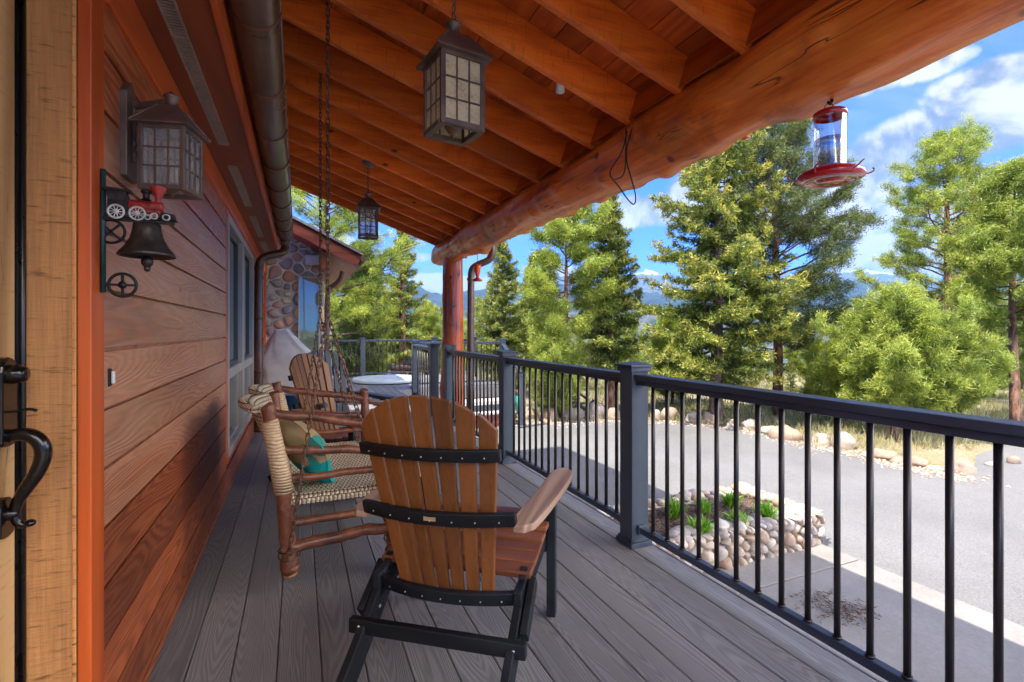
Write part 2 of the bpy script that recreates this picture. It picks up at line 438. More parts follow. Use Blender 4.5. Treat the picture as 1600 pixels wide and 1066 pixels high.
def asphalt():
    m, t = mat_new('grey_asphalt')
    co = objco(t)
    n = t.noise(co, 70, 6, .8); b = t.noise(co, .7, 5, .6); fine = t.noise(co, 300, 2, .6)
    c = t.ramp(n, [(.28, (.105, .106, .108)), (.5, (.185, .183, .180)), (.75, (.30, .29, .275))])
    c = t.mix(1.0, c, t.maprange(b, .3, .7, .84, 1.14), 'MULTIPLY')
    # fine cracks
    cr = t.noise(co, .8, 6, .65, .8)
    k = t.maprange(t.math('ABSOLUTE', t.math('SUBTRACT', cr, .5)), 0, .0022, 0.75, 0, True)
    c = t.mix(k, c, (.10, .10, .10))
    st_ = t.noise(co, .35, 4, .6, 1.0)
    c = t.mix(t.maprange(st_, .55, .68, 0, .22, True), c, (.15, .14, .13))
    setb(t, color=c, rough=.92, normal=bump(t, t.math('ADD', n, fine), .5, .006), spec=.3)
    return m
M['asphalt'] = asphalt()
def concrete():
    m, t = mat_new('pale_concrete')
    co = objco(t)
    n = t.noise(co, 45, 6, .7); b = t.noise(co, 1.5, 5, .65)
    c = t.ramp(b, [(.3, (.20, .19, .175)), (.7, (.29, .27, .25))])
    c = t.mix(1.0, c, t.maprange(n, .3, .7, .85, 1.12), 'MULTIPLY')
    s = t.noise(t.vmath('MULTIPLY', co, (1, .5, 1)), 2.2, 7, .7, .5)
    c = t.mix(t.maprange(s, .60, .74, 0, .4, True), c, (.22, .18, .15))
    setb(t, color=c, rough=.85, normal=bump(t, n, .3, .004))
    return m
M['concrete'] = concrete()
def groundm():
    m, t = mat_new('dry_meadow_soil')
    co = objco(t)
    a = t.noise(co, .5, 6, .65); b = t.noise(co, 6, 6, .7); c_ = t.noise(co, 28, 5, .7)
    far = t.noise(co, .02, 6, .65)
    c = t.ramp(t.math('ADD', t.math('MULTIPLY', a, .6), t.math('MULTIPLY', b, .4)),
               [(.38, (.125, .15, .045)), (.47, (.27, .235, .125)), (.58, (.36, .29, .20)), (.68, (.20, .19, .09))])
    c = t.mix(1.0, c, t.maprange(c_, .3, .7, .55, 1.35), 'MULTIPLY')
    # forested valley floor far away
    ge = t.new('ShaderNodeNewGeometry'); ln = t.new('ShaderNodeVectorMath', operation='LENGTH'); t.link(ge.outputs['Position'], ln.inputs[0])
    ff = t.maprange(ln.outputs['Value'], 35, 110, 0, 1, True)
    fc = t.ramp(far, [(.4, (.045, .07, .03)), (.55, (.07, .085, .04)), (.66, (.19, .17, .11))])
    c = t.mix(ff, c, fc)
    setb(t, color=c, rough=.95, normal=bump(t, c_, .7, .03), spec=.2)
    return m
M['ground'] = groundm()
def mulchm():
    m, t = mat_new('bark_mulch')
    co = objco(t)
    v = t.new('ShaderNodeTexVoronoi'); t.link(t.vmath('MULTIPLY', co, (1, .55, 1)), v.inputs['Vector']); v.inputs['Scale'].default_value = 60
    c = t.ramp(t.noise(co, 45, 6, .8), [(.3, (.05, .03, .022)), (.5, (.16, .10, .075)), (.7, (.34, .25, .19))])
    setb(t, color=c, rough=.9, normal=bump(t, v.outputs['Distance'], 1, .02))
    return m
M['mulch'] = mulchm()
def barkm(name, cd, cl):
    m, t = mat_new(name)
    co = objco(t)
    n = t.noise(t.vmath('MULTIPLY', co, (9, 9, 2.2)), 1.8, 6, .7, .4)
    n2_ = t.noise(co, 1.2, 3, .5)
    c = t.ramp(n, [(.36, tuple(x * .3 for x in cd)), (.5, cd), (.66, cl)])
    c = t.mix(1.0, c, t.maprange(n2_, .3, .7, .75, 1.25), 'MULTIPLY')
    setb(t, color=c, rough=.9, normal=bump(t, n, .9, .04))
    return m
M['bark_red'] = barkm('orange_pine_bark', (.22, .105, .065), (.42, .24, .16))
M['bark_grey'] = barkm('grey_fir_bark', (.13, .085, .065), (.27, .20, .16))
def leafm(name, deep, mid, tip, transl=.3):
    m, t = mat_new(name)
    r = rnd(t)
    oi = t.new('ShaderNodeObjectInfo')
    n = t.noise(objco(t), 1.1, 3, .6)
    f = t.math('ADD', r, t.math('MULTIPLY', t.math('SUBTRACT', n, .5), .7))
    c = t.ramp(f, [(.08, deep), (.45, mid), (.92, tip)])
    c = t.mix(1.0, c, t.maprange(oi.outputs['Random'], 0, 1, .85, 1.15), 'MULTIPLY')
    df = t.new('ShaderNodeBsdfDiffuse'); t.link(c, df.inputs[0])
    tl = t.new('ShaderNodeBsdfTranslucent'); t.link(c, tl.inputs[0])
    gl = t.new('ShaderNodeBsdfGlossy'); gl.inputs['Roughness'].default_value = .45; gl.inputs['Color'].default_value = (.8, .8, .8, 1)
    mx = t.new('ShaderNodeMixShader'); mx.inputs[0].default_value = transl
    t.link(df.outputs[0], mx.inputs[1]); t.link(tl.outputs[0], mx.inputs[2])
    m2 = t.new('ShaderNodeMixShader'); m2.inputs[0].default_value = .04
    t.link(mx.outputs[0], m2.inputs[1]); t.link(gl.outputs[0], m2.inputs[2]); t.link(m2.outputs[0], t.out.inputs[0])
    return m
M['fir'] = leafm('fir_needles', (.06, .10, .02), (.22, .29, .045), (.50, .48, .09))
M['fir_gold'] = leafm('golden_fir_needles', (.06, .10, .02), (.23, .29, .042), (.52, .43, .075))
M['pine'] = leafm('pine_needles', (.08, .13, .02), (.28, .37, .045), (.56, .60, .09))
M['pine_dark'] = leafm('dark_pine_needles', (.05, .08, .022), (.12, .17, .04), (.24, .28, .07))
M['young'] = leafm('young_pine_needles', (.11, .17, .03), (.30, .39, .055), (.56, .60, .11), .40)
M['grassleaf'] = leafm('meadow_grass', (.16, .19, .05), (.27, .27, .09), (.45, .40, .20), .3)
M['lily'] = leafm('daylily_leaves', (.10, .24, .02), (.20, .46, .03), (.34, .62, .05), .35)

# ---------------------------------------------------------------- mesh builder
class MB:
    def __init__(s):
        s.v = []; s.f = []; s.r = []; s.sm = []
    def add(s, vs, fs, r=0.0, smooth=False):
        o = len(s.v)
        s.v.extend([tuple(v) for v in vs])
        for f in fs:
            s.f.append([i + o for i in f]); s.r.append(r); s.sm.append(smooth)
        return s
    def box(s, c, size, rot=None, r=None):
        """c centre, size full extents"""
        if r is None: r = random.random()
        hx, hy, hz = size[0] / 2, size[1] / 2, size[2] / 2
        vs = [Vector((x, y, z)) for x in (-hx, hx) for y in (-hy, hy) for z in (-hz, hz)]
        if rot is not None: vs = [rot @ v for v in vs]
        vs = [v + Vector(c) for v in vs]
        return s.add(vs, [(0, 1, 3, 2), (4, 6, 7, 5), (0, 4, 5, 1), (2, 3, 7, 6), (0, 2, 6, 4), (1, 5, 7, 3)], r)
    def span(s, a, b, r=None):
        """box from min corner a to max corner b"""
        a = Vector(a); b = Vector(b)
        return s.box((a + b) / 2, b - a, r=r)
    def beam(s, p, q, wd, ht, up=(0, 0, 1), r=None):
        """box from p to q: wd across, ht along up"""
        if r is None: r = random.random()
        p = Vector(p); q = Vector(q); d = (q - p).normalized()
        x = d.cross(Vector(up)).normalized(); u = x.cross(d)
        vs = [a + x * sx * wd / 2 + u * su * ht / 2 for a in (p, q) for sx in (-1, 1) for su in (-1, 1)]
        return s.add(vs, [(0, 2, 3, 1), (4, 5, 7, 6), (0, 1, 5, 4), (2, 6, 7, 3), (0, 4, 6, 2), (1, 3, 7, 5)], r)
    def prism(s, poly, z0, z1, r=0.0, frame=None):
        """polygon (ccw) extruded from z0 to z1; frame(x,y,z)->point"""
        fr = frame or (lambda x, y, z: (x, y, z))
        n = len(poly)
        vs = [fr(x, y, z0) for x, y in poly] + [fr(x, y, z1) for x, y in poly]
        fs = [tuple(range(n))[::-1], tuple(range(n, 2 * n))] + [(i, (i + 1) % n, n + (i + 1) % n, n + i) for i in range(n)]
        return s.add(vs, fs, r)
    def tube(s, pts, rad, n=10, r=0.0, caps=True, wob=0.0, smooth=True):
        pts = [Vector(p) for p in pts]
        if not isinstance(rad, (list, tuple)): rad = [rad] * len(pts)
        if len(rad) != len(pts):
            q = [i * (len(rad) - 1) / max(1, len(pts) - 1) for i in range(len(pts))]
            rad = [rad[int(a)] * (1 - a % 1) + rad[min(int(a) + 1, len(rad) - 1)] * (a % 1) for a in q]
        vs = []; prev = None
        for i, p in enumerate(pts):
            d = (pts[min(i + 1, len(pts) - 1)] - pts[max(i - 1, 0)])
            d = d.normalized() if d.length > 1e-9 else Vector((0, 0, 1))
            if prev is None:
                a = Vector((0, 0, 1)) if abs(d.z) < .9 else Vector((1, 0, 0))
                x = d.cross(a).normalized()
            else:
                x = (prev - d * prev.dot(d)).normalized()
            prev = x; y = d.cross(x)
            for k in range(n):
                an = 2 * math.pi * k / n
                rr = rad[i] * (1 + (random.uniform(-wob, wob) if wob else 0))
                vs.append(p + x * math.cos(an) * rr + y * math.sin(an) * rr)
        fs = []
        for i in range(len(pts) - 1):
            for k in range(n):
                k2 = (k + 1) % n
                fs.append((i * n + k, i * n + k2, (i + 1) * n + k2, (i + 1) * n + k))
        s.add(vs, fs, r, smooth)
        if caps:
            m = len(s.v) - len(vs)
            s.f.append([m + k for k in range(n)][::-1]); s.r.append(r); s.sm.append(False)
            e = m + (len(pts) - 1) * n
            s.f.append([e + k for k in range(n)]); s.r.append(r); s.sm.append(False)
        return s
    def lathe(s, prof, c=(0, 0, 0), n=24, rot=None, r=0.0, smooth=True):
        """prof: list of (radius, z)"""
        vs = []
        for rr, z in prof:
            for k in range(n):
                a = 2 * math.pi * k / n
                v = Vector((rr * math.cos(a), rr * math.sin(a), z))
                if rot is not None: v = rot @ v
                vs.append(v + Vector(c))
        fs = [(i * n + k, i * n + (k + 1) % n, (i + 1) * n + (k + 1) % n, (i + 1) * n + k) for i in range(len(prof) - 1) for k in range(n)]
        return s.add(vs, fs, r, smooth)
    def torus(s, c, ax, R_, r_, n=24, m=8, sx=1.0, rot=None, r=0.0):
        """ring; rot orients it (ring lies in local xy)"""
        vs = []
        for i in range(n):
            a = 2 * math.pi * i / n
            for j in range(m):
                b = 2 * math.pi * j / m
                v = Vector(((R_ + r_ * math.cos(b)) * math.cos(a), (R_ + r_ * math.cos(b)) * math.sin(a), r_ * math.sin(b)))
                if rot is not None: v = rot @ v
                vs.append(v + Vector(c))
        fs = [(i * m + j, ((i + 1) % n) * m + j, ((i + 1) % n) * m + (j + 1) % m, i * m + (j + 1) % m) for i in range(n) for j in range(m)]
        return s.add(vs, fs, r, True)
    def blob(s, c, size, seed=0, amp=.12, r=None, rot=None, sub=2, flat=0.0):
        bm = bmesh.new(); bmesh.ops.create_icosphere(bm, subdivisions=sub, radius=1)
        rg = random.Random(seed); ph = [rg.uniform(0, 6.28) for _ in range(9)]
        vs = []
        for v in bm.verts:
            p = v.co
            k = 1 + amp * (math.sin(2.3 * p.x + ph[0]) + math.sin(2.9 * p.y + ph[1]) + math.sin(2.6 * p.z + ph[2])
                           + .6 * math.sin(5 * p.x + ph[3]) * math.sin(4 * p.y + ph[4]) + .4 * math.sin(7 * p.z + ph[5] + 3 * p.x))
            q = Vector((p.x * k * size[0], p.y * k * size[1], max(p.z, -1 + flat) * k * size[2]))
            if rot is not None: q = rot @ q
            vs.append(q + Vector(c))
        fs = [[v.index for v in f.verts] for f in bm.faces]
        bm.free()
        return s.add(vs, fs, rg.random() if r is None else r, True)
    def sheet(s, fn, nu, nv, r=0.0, smooth=True):
        vs = [fn(i / nu, j / nv) for i in range(nu + 1) for j in range(nv + 1)]
        fs = [(i * (nv + 1) + j, (i + 1) * (nv + 1) + j, (i + 1) * (nv + 1) + j + 1, i * (nv + 1) + j + 1) for i in range(nu) for j in range(nv)]
        return s.add(vs, fs, r, smooth)
    def build(s, name, mat, parent=None, bevel=0.0, seg=2, solid=0.0):
        me = bpy.data.meshes.new(name)
        me.from_pydata(s.v, [], s.f)
        me.materials.append(M[mat] if isinstance(mat, str) else mat)
        me.polygons.foreach_set('use_smooth', s.sm)
        at = me.attributes.new('rnd', 'FLOAT', 'FACE'); at.data.foreach_set('value', s.r)
        me.update()
        o = bpy.data.objects.new(name, me); COL.objects.link(o)
        if parent is not None: o.parent = parent
        if solid:
            md = o.modifiers.new('solid', 'SOLIDIFY'); md.thickness = solid; md.offset = 0
        if bevel:
            md = o.modifiers.new('bevel', 'BEVEL'); md.width = bevel; md.segments = seg; md.limit_method = 'ANGLE'; md.angle_limit = R(35)
        return o

def tag(o, label=None, cat=None, group=None, kind=None):
    if label: o['label'] = label
    if cat: o['category'] = cat
    if group: o['group'] = group
    if kind: o['kind'] = kind
    return o
def empty(name, loc=(0, 0, 0), label=None, cat=None, group=None, rz=0.0):
    o = bpy.data.objects.new(name, None); COL.objects.link(o)
    o.location = loc; o.rotation_euler = (0, 0, rz); o.empty_display_size = .1
    return tag(o, label, cat, group)
def adopt(root):
    """children were built in world coordinates: cancel the root's own transform"""
    mi = (Matrix.Translation(root.location) @ root.rotation_euler.to_matrix().to_4x4()).inverted()
    for c in [o for o in COL.objects if o.parent == root]:
        c.matrix_parent_inverse = mi
def copy_tree(o, parent=None):
    c = o.copy(); COL.objects.link(c)
    if parent is not None: c.parent = parent
    for ch in [x for x in list(COL.objects) if x.parent == o]:
        copy_tree(ch, c)
    return c

CY, SY = math.cos(R(YAW)), math.sin(R(YAW))
def at(u, d, z=None, v=None):
    """ground point seen at photo column u at depth d (used to survey positions from the photograph)"""
    l = (u - 800) / 775 * d
    if z is None: z = 0 if v is None else 1.18 - (v - 516) / 775 * d
    return Vector((l * CY + d * SY, d * CY - l * SY, z))

# ---------------------------------------------------------------- terrain
G = -0.75
def ground_z(x, y):
    r = math.hypot(x - 2, y - 4)
    z = G
    if r > 14:
        z -= .045 * (r - 14) + .0007 * min(r - 14, 60) ** 2
    if r > 60: z -= .10 * (min(r, 700) - 60)
    z += (0 if r < 12 else min(1, (r - 12) / 10) * .12 * (math.sin(x * .6 + 1) + math.sin(y * .5 + x * .3)))
    return max(z, -85 - (0 if r < 700 else 5 * math.sin(r * .002)))
m = MB()
rings = [0, 4, 8, 10, 12, 13, 14, 15, 16, 17, 18, 19, 20, 22, 24, 26, 28, 31, 34, 38, 43, 50, 60, 75, 95, 120, 160, 220, 300, 420, 600, 850, 1200, 1700, 2400, 3400, 5000, 8000, 12000, 18000, 30000]
NA = 160
vs = [(2, 4, G)]
for r_ in rings[1:]:
    for k in range(NA):
        a = 2 * math.pi * k / NA
        x, y = 2 + r_ * math.sin(a), 4 + r_ * math.cos(a)
        vs.append((x, y, ground_z(x, y)))
fs = [(0, 1 + (k + 1) % NA, 1 + k) for k in range(NA)]
for i in range(len(rings) - 2):
    for k in range(NA):
        a, b = 1 + i * NA + k, 1 + i * NA + (k + 1) % NA
        fs.append((a, b, b + NA, a + NA))
m.add(vs, fs, 0, True)
ground = tag(m.build('ground', 'ground'), kind='structure')

# driveway: far edge follows the boulder line surveyed from the photograph
edge_px = [(640, 612), (700, 622), (760, 640), (815, 661), (880, 662), (960, 658), (1060, 660), (1150, 671), (1250, 693), (1350, 716), (1440, 737), (1520, 750)]
def gpt(u, v, z=G):
    d = (1.18 - z) * 775 / (v - 516)
    return at(u, d, z)
epts = [gpt(u, v) for u, v in edge_px]
drive_poly = [(epts[i].x, epts[i].y) for i in range(3, len(epts))]
# continues to the right past the last boulder (a side road leaves there)
tail = [(9.6, 4.2), (16, 5.0), (24, 6.0), (24, -10), (4.0, -10), (1.9, -10), (1.9, 9.2)]
poly = drive_poly[::1] + tail
mm = MB(); mm.add([(x, y, G + .004) for x, y in poly][::-1], [tuple(range(len(poly)))])
tag(mm.build('driveway', 'asphalt'), kind='structure')

# concrete walk along the porch (slabs with joints)
m = MB()
yy = -8.0
while yy < 2.95:
    y2 = min(yy + 1.52, 2.985)
    m.span((1.7, yy + .006, G - .05), (4.28, y2 - .006, G + .028), r=random.random())
    yy += 1.52
tag(m.build('concrete_walk', 'concrete', bevel=.006), kind='structure')

# pine-needle litter on the walk
m = MB(); rg = random.Random(5)
for cu, cv, n_, sp in ((1325, 965, 160, .11), (1275, 945, 50, .10), (1300, 952, 40, .16)):
    c = gpt(cu, cv)
    for i in range(n_):
        a = rg.uniform(0, 6.28); p = c + Vector((rg.gauss(0, sp), rg.gauss(0, sp * .6), .034 + rg.uniform(0, .012)))
        L = rg.uniform(.015, .05)
        m.beam(p, p + Vector((math.cos(a) * L, math.sin(a) * L, rg.uniform(-.004, .008))), .004, .003)
tag(m.build('pine_litter', 'mulch'), kind='stuff')

# ---------------------------------------------------------------- voronoi stones
def voronoi_stones(m, pts, bounds, frame, depth=.05, gap=.012, seed=0, inside=None):
    """rounded stones filling a region; frame(x, y, h) -> world"""
    x0, y0, x1, y1 = bounds
    rg = random.Random(seed)
    for i, p in enumerate(pts):
        poly = [(x0, y0), (x1, y0), (x1, y1), (x0, y1)]
        for j, q in enumerate(pts):
            if i == j: continue
            dx, dy = q[0] - p[0], q[1] - p[1]
            L = math.hypot(dx, dy)
            if L > .95: continue
            mx, my = (p[0] + q[0]) / 2, (p[1] + q[1]) / 2
            k = (dx * mx + dy * my) / L - gap
            out = []
            for a in range(len(poly)):
                A, B = poly[a], poly[(a + 1) % len(poly)]
                da = (dx * A[0] + dy * A[1]) / L - k; db = (dx * B[0] + dy * B[1]) / L - k
                if da <= 0: out.append(A)
                if (da < 0) != (db < 0) and abs(da - db) > 1e-12:
                    t = da / (da - db); out.append((A[0] + (B[0] - A[0]) * t, A[1] + (B[1] - A[1]) * t))
            poly = out
            if len(poly) < 3: break
        if len(poly) < 3: continue
        if inside and not inside(p[0], p[1]): continue
        for _ in range(3):
            poly = [q for a in range(len(poly)) for q in (
                (poly[a][0] * .75 + poly[(a + 1) % len(poly)][0] * .25, poly[a][1] * .75 + poly[(a + 1) % len(poly)][1] * .25),
                (poly[a][0] * .25 + poly[(a + 1) % len(poly)][0] * .75, poly[a][1] * .25 + poly[(a + 1) % len(poly)][1] * .75))]
            if len(poly) > 40: break
        cx = sum(q[0] for q in poly) / len(poly); cy = sum(q[1] for q in poly) / len(poly)
        n = len(poly); vs = []
        dd = depth * rg.uniform(.7, 1.2)
        for s_, h in ((1, -.01), (.97, .35), (.86, .72), (.62, .93), (.3, 1.0)):
            for q in poly:
                vs.append(frame(cx + (q[0] - cx) * s_, cy + (q[1] - cy) * s_, h * dd))
        vs.append(frame(cx, cy, dd * 1.01))
        fs = [(k * n + a, k * n + (a + 1) % n, (k + 1) * n + (a + 1) % n, (k + 1) * n + a) for k in range(4) for a in range(n)]
        fs += [(4 * n + a, 4 * n + (a + 1) % n, 5 * n) for a in range(n)]
        m.add(vs, fs, rg.random(), True)
def scatter(bounds, dmin, n, seed, vary=.5):
    rg = random.Random(seed); pts = []
    x0, y0, x1, y1 = bounds
    tries = 0
    while len(pts) < n and tries < 20000:
        tries += 1
        p = (rg.uniform(x0, x1), rg.uniform(y0, y1)); rr = dmin * rg.uniform(1 - vary, 1 + vary)
        if all(math.hypot(p[0] - q[0], p[1] - q[1]) > (rr + q[2]) / 2 for q in pts): pts.append((p[0], p[1], rr))
    return pts

# ---------------------------------------------------------------- the house
house = empty('timber_house', (-.6, 3, 0), 'house with red brown lap siding, stained rafter porch and rounded stone wing', 'house')
WX = -.476
def part(name, mat, mb, parent=house, **k):
    return mb.build(name, mat, parent, **k)

# lap siding
m = MB()
def board(y0, y1, z0, z1, r):
    b = .0135; t = .012
    x = WX
    vs = [(x + b, y0, z0), (x + t, y0, z1), (x - .02, y0, z1), (x - .02, y0, z0), (x + b, y1, z0), (x + t, y1, z1), (x - .02, y1, z1), (x - .02, y1, z0)]
    m.add(vs, [(0, 3, 2, 1), (4, 5, 6, 7), (0, 1, 5, 4), (1, 2, 6, 5), (0, 4, 7, 3)], r)
    m.add([(x - .004, y0, z1 - .001), (x - .004, y1, z1 - .001), (x - .004, y1, z1 + .012), (x - .004, y0, z1 + .012)], [(0, 1, 2, 3)], r)
WINZ = (.277, 2.0); WINY = (3.98, 6.12)
zb = .199 - .155
zl = [0.004] + [zb + .155 * k for k in range(14)]
for z0, z1 in zip(zl[:-1], zl[1:]):
    z1 = min(z1, 2.14)
    if z0 >= 2.13: break
    segs = [(1.589, 7.25)] if (z1 < WINZ[0] - .05 or z0 > WINZ[1]) else [(1.589, WINY[0]), (WINY[1], 7.25)]
    for a, b_ in segs:
        if b_ - a > 3.5:
            j = random.uniform(a + 1.2, b_ - 1.2); board(a, j, z0 + .005, z1 - .006, random.random()); board(j + .003, b_, z0 + .005, z1 - .006, random.random())
        else: board(a, b_, z0 + .005, z1 - .006, random.random())
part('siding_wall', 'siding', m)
m = MB(); m.span((-.72, 1.57, -.75), (WX - .03, 3.9, 2.3)); m.span((-.72, 3.9, -.75), (WX - .14, 6.2, 2.3)); m.span((-.72, 6.2, -.75), (WX - .03, 8.6, 2.3)); m.span((-.72, -.6, -.75), (-.64, 1.57, 2.3))
m.span((WX - .139, 3.901, -.75), (WX - .03, 6.199, .25))
part('wall_core', 'soffit', m)
# frieze trim at the top of the wall
m = MB(); m.beam((WX + .012, 1.60, 2.10), (WX + .012, 8.6, 2.10), .026, .135)
part('frieze_trim', 'trim_y', m, bevel=.003)
# corner trim
m = MB(); m.span((-.486, 1.500, -.02), (-.458, 1.587, 2.168))
part('corner_trim', 'trim', m, bevel=.003)
# door jamb, weather strip, door
m = MB(); m.span((-.60, 1.503, -.02), (-.4885, 1.56, 2.168), r=.3)
part('door_jamb', 'jamb', m, bevel=.004)
m = MB(); m.span((-.496, 1.499, -.02), (-.4875, 1.503, 2.168), r=.9); part('jamb_bead', 'jamb', m, bevel=.002)
m = MB(); m.tube([(-.584, 1.496, -.02), (-.584, 1.496, 2.2)], .0065, 10); m.span((-.62, 1.478, -.02), (-.587, 1.503, 2.2)); m.span((-.64, .45, -.02), (-.628, 1.503, 2.2))
part('weather_strip', 'rubber', m)
door = None
m = MB()
for k in range(6):
    y1 = 1.474 - k * .165; m.span((-.625, y1 - .163, .02), (-.588, y1, 2.16))
door = part('door', 'door', m, bevel=.003)
# handle set: plate, cylinder, thumb latch, grip with lower mount
dx = -.588; hy = 1.405
m = MB()
def plate(m, y, z0, z1, wd, th, rad=None):
    pl = []
    hw = wd / 2
    for k in range(9):
        a = math.pi * k / 8; pl.append((y + hw * math.cos(a), z1 - hw + hw * math.sin(a)))
    for k in range(9):
        a = math.pi + math.pi * k / 8; pl.append((y + hw * math.cos(a), z0 + hw * .35 + hw * .35 * math.sin(a)))
    m.prism(pl, dx, dx + th, frame=lambda a, b, c: (c, a, b))
plate(m, hy, .93, 1.122, .062, .020)
h1 = part('handle_plate', 'hardware', m, parent=door, bevel=.004)
m = MB(); rx = Matrix.Rotation(R(90), 3, 'Y')
m.lathe([(0, .048), (.013, .048), (.0155, .046), (.019, .040), (.021, .020), (.021, .0)], (dx, hy, 1.085), 24, rx)
part('lock_cylinder', 'hardware', m, parent=door)
m = MB()
gp = [(dx + (a - dx) * .80, b, c) for a, b, c in [(dx + .015, hy, .950), (dx + .040, hy, .956), (dx + .070, hy, .952), (dx + .092, hy, .930), (dx + .094, hy, .900), (dx + .080, hy, .868), (dx + .058, hy, .838), (dx + .040, hy, .812), (dx + .032, hy, .790), (dx + .036, hy, .768), (dx + .050, hy, .757), (dx + .066, hy, .760)]]
def smooth_path(p, it=2):
    p = [Vector(q) for q in p]
    for _ in range(it):
        o = [p[0]]
        for a, b in zip(p[:-1], p[1:]): o += [a * .75 + b * .25, a * .25 + b * .75]
        o.append(p[-1]); p = o
    return p
sp = smooth_path(gp)
rad = [.012 + .0035 * math.sin(math.pi * min(1, i / (len(sp) * .6))) - .006 * max(0, (i / len(sp) - .55)) / .45 for i in range(len(sp))]
m.tube(sp, rad, 14)
m.blob((dx + .053, hy, .761), (.010, .010, .008), 3, .02)
part('door_grip', 'hardware', m, parent=door)
m = MB(); plate(m, hy, .735, .822, .056, .016); m.tube([(dx + .01, hy, .785), (dx + .034, hy, .785)], [.016, .010], 12)
part('grip_mount', 'hardware', m, parent=door, bevel=.003)
m = MB(); m.beam((dx + .01, hy, 1.004), (dx + .045, hy, 1.006), .012, .004); m.tube(smooth_path([(dx + .035, hy, 1.006), (dx + .052, hy, 1.009), (dx + .064, hy, 1.004)]), [.0035] * 10, 8)
part('thumb_latch', 'hardware', m, parent=door, bevel=.001)
# doorbell
m = MB(); m.span((WX - .002, 1.628, 1.030), (WX + .018, 1.646, 1.078)); db = part('doorbell', 'iron', m, bevel=.003)
m = MB(); m.span((WX + .0185, 1.631, 1.037), (WX + .026, 1.643, 1.071)); part('doorbell_button', 'lightgrey', m, parent=db, bevel=.003)

# windows: two units, each an upper pane over a lower pane
def unit(y0, y1):
    z0, z1 = WINZ; zm = .865
    f = MB(); fx = WX + .026; fi = WX - .06; w_ = .05
    f.span((fi, y0, z0), (fx, y0 + w_, z1)); f.span((fi, y1 - w_, z0), (fx, y1, z1))
    f.span((fi, y0 + w_, z0), (fx, y1 - w_, z0 + w_)); f.span((fi, y0 + w_, z1 - w_), (fx, y1 - w_, z1)); f.span((fi, y0 + w_, zm - .035), (fx - .003, y1 - w_, zm + .035))
    fo = part('window', 'aluwhite', f, bevel=.004)
    for a, b_, n_ in ((z0 + w_, zm - .035, 'lower'), (zm + .035, z1 - w_, 'upper')):
        p = MB(); s_ = .028; sx = WX - .012
        p.span((fi, y0 + w_, a), (sx, y0 + w_ + s_, b_)); p.span((fi, y1 - w_ - s_, a), (sx, y1 - w_, b_))
        p.span((fi, y0 + w_ + s_, a), (sx, y1 - w_ - s_, a + s_)); p.span((fi, y0 + w_ + s_, b_ - s_), (sx, y1 - w_ - s_, b_))
        part('window_sash', 'aludark' if n_ == 'upper' else 'aluwhite', p, parent=fo)
        q = MB(); q.span((WX - .034, y0 + w_ + s_, a + s_), (WX - .028, y1 - w_ - s_, b_ - s_))
        part('window_pane', 'pane', q, parent=fo)
unit(3.99, 5.01); unit(5.05, 6.11)
m = MB(); m.span((WX - .02, 3.955, .24), (WX + .016, 3.986, 2.03)); m.span((WX - .02, 6.115, .24), (WX + .016, 6.15, 2.03)); m.span((WX - .02, 3.986, 2.002), (WX + .0165, 6.115, 2.035)); m.span((WX - .02, 3.986, .235), (WX + .018, 6.115, .272)); m.span((WX - .02, 5.011, .28), (WX + .020, 5.049, 2.0))
part('window_trim', 'trim', m, bevel=.002)
# side door trim past the downspout
m = MB(); m.span((WX - .03, 7.252, 0), (WX + .02, 7.38, 2.03)); m.span((WX - .03, 8.45, 0), (WX + .02, 8.55, 2.03)); part('side_trim', 'trim', m, bevel=.002)
m = MB(); m.span((WX - .03, 7.385, 0), (WX + .01, 7.50, 2.03)); part('side_frame', 'aluwhite', m)
m = MB(); m.span((WX - .029, 7.505, 0), (WX - .005, 8.448, 2.03)); part('side_pane', 'pane', m)

# soffit, vents, fascia, gutter
FX = -.222
m = MB(); m.span((-.9, -.65, 2.170), (FX - .02, 7.2, 2.186), r=.4); part('soffit', 'soffit', m)
rgv = random.Random(3)
for k, y0 in enumerate((.55, 1.98, 3.41, 4.84, 6.2)):
    L = 1.05 if k < 4 else .8
    xa, xb = -.385, -.345
    if k == 0: y0 = .95
    v_ = MB(); v_.span((xa - .006, y0, 2.164), (xa, y0 + L, 2.1695)); v_.span((xb, y0, 2.164), (xb + .006, y0 + L, 2.1695))
    n_ = int(L / .0165)
    for i in range(n_ + 1):
        yy = y0 + i * L / n_; v_.span((xa, yy - .003, 2.1645), (xb, yy + .003, 2.169))
    vo = part('soffit_vent', 'vent', v_)
    b2 = MB(); b2.span((xa, y0, 2.1692), (xb, y0 + L, 2.1699)); part('vent_gap', 'rubber', b2, parent=vo)
m = MB(); m.span((FX - .02, -.65, 2.150), (FX, 7.22, 2.30)); m.span((-.9, 7.205, 2.15), (FX - .021, 7.225, 2.32)); part('fascia', 'trim_y', m, bevel=.003)
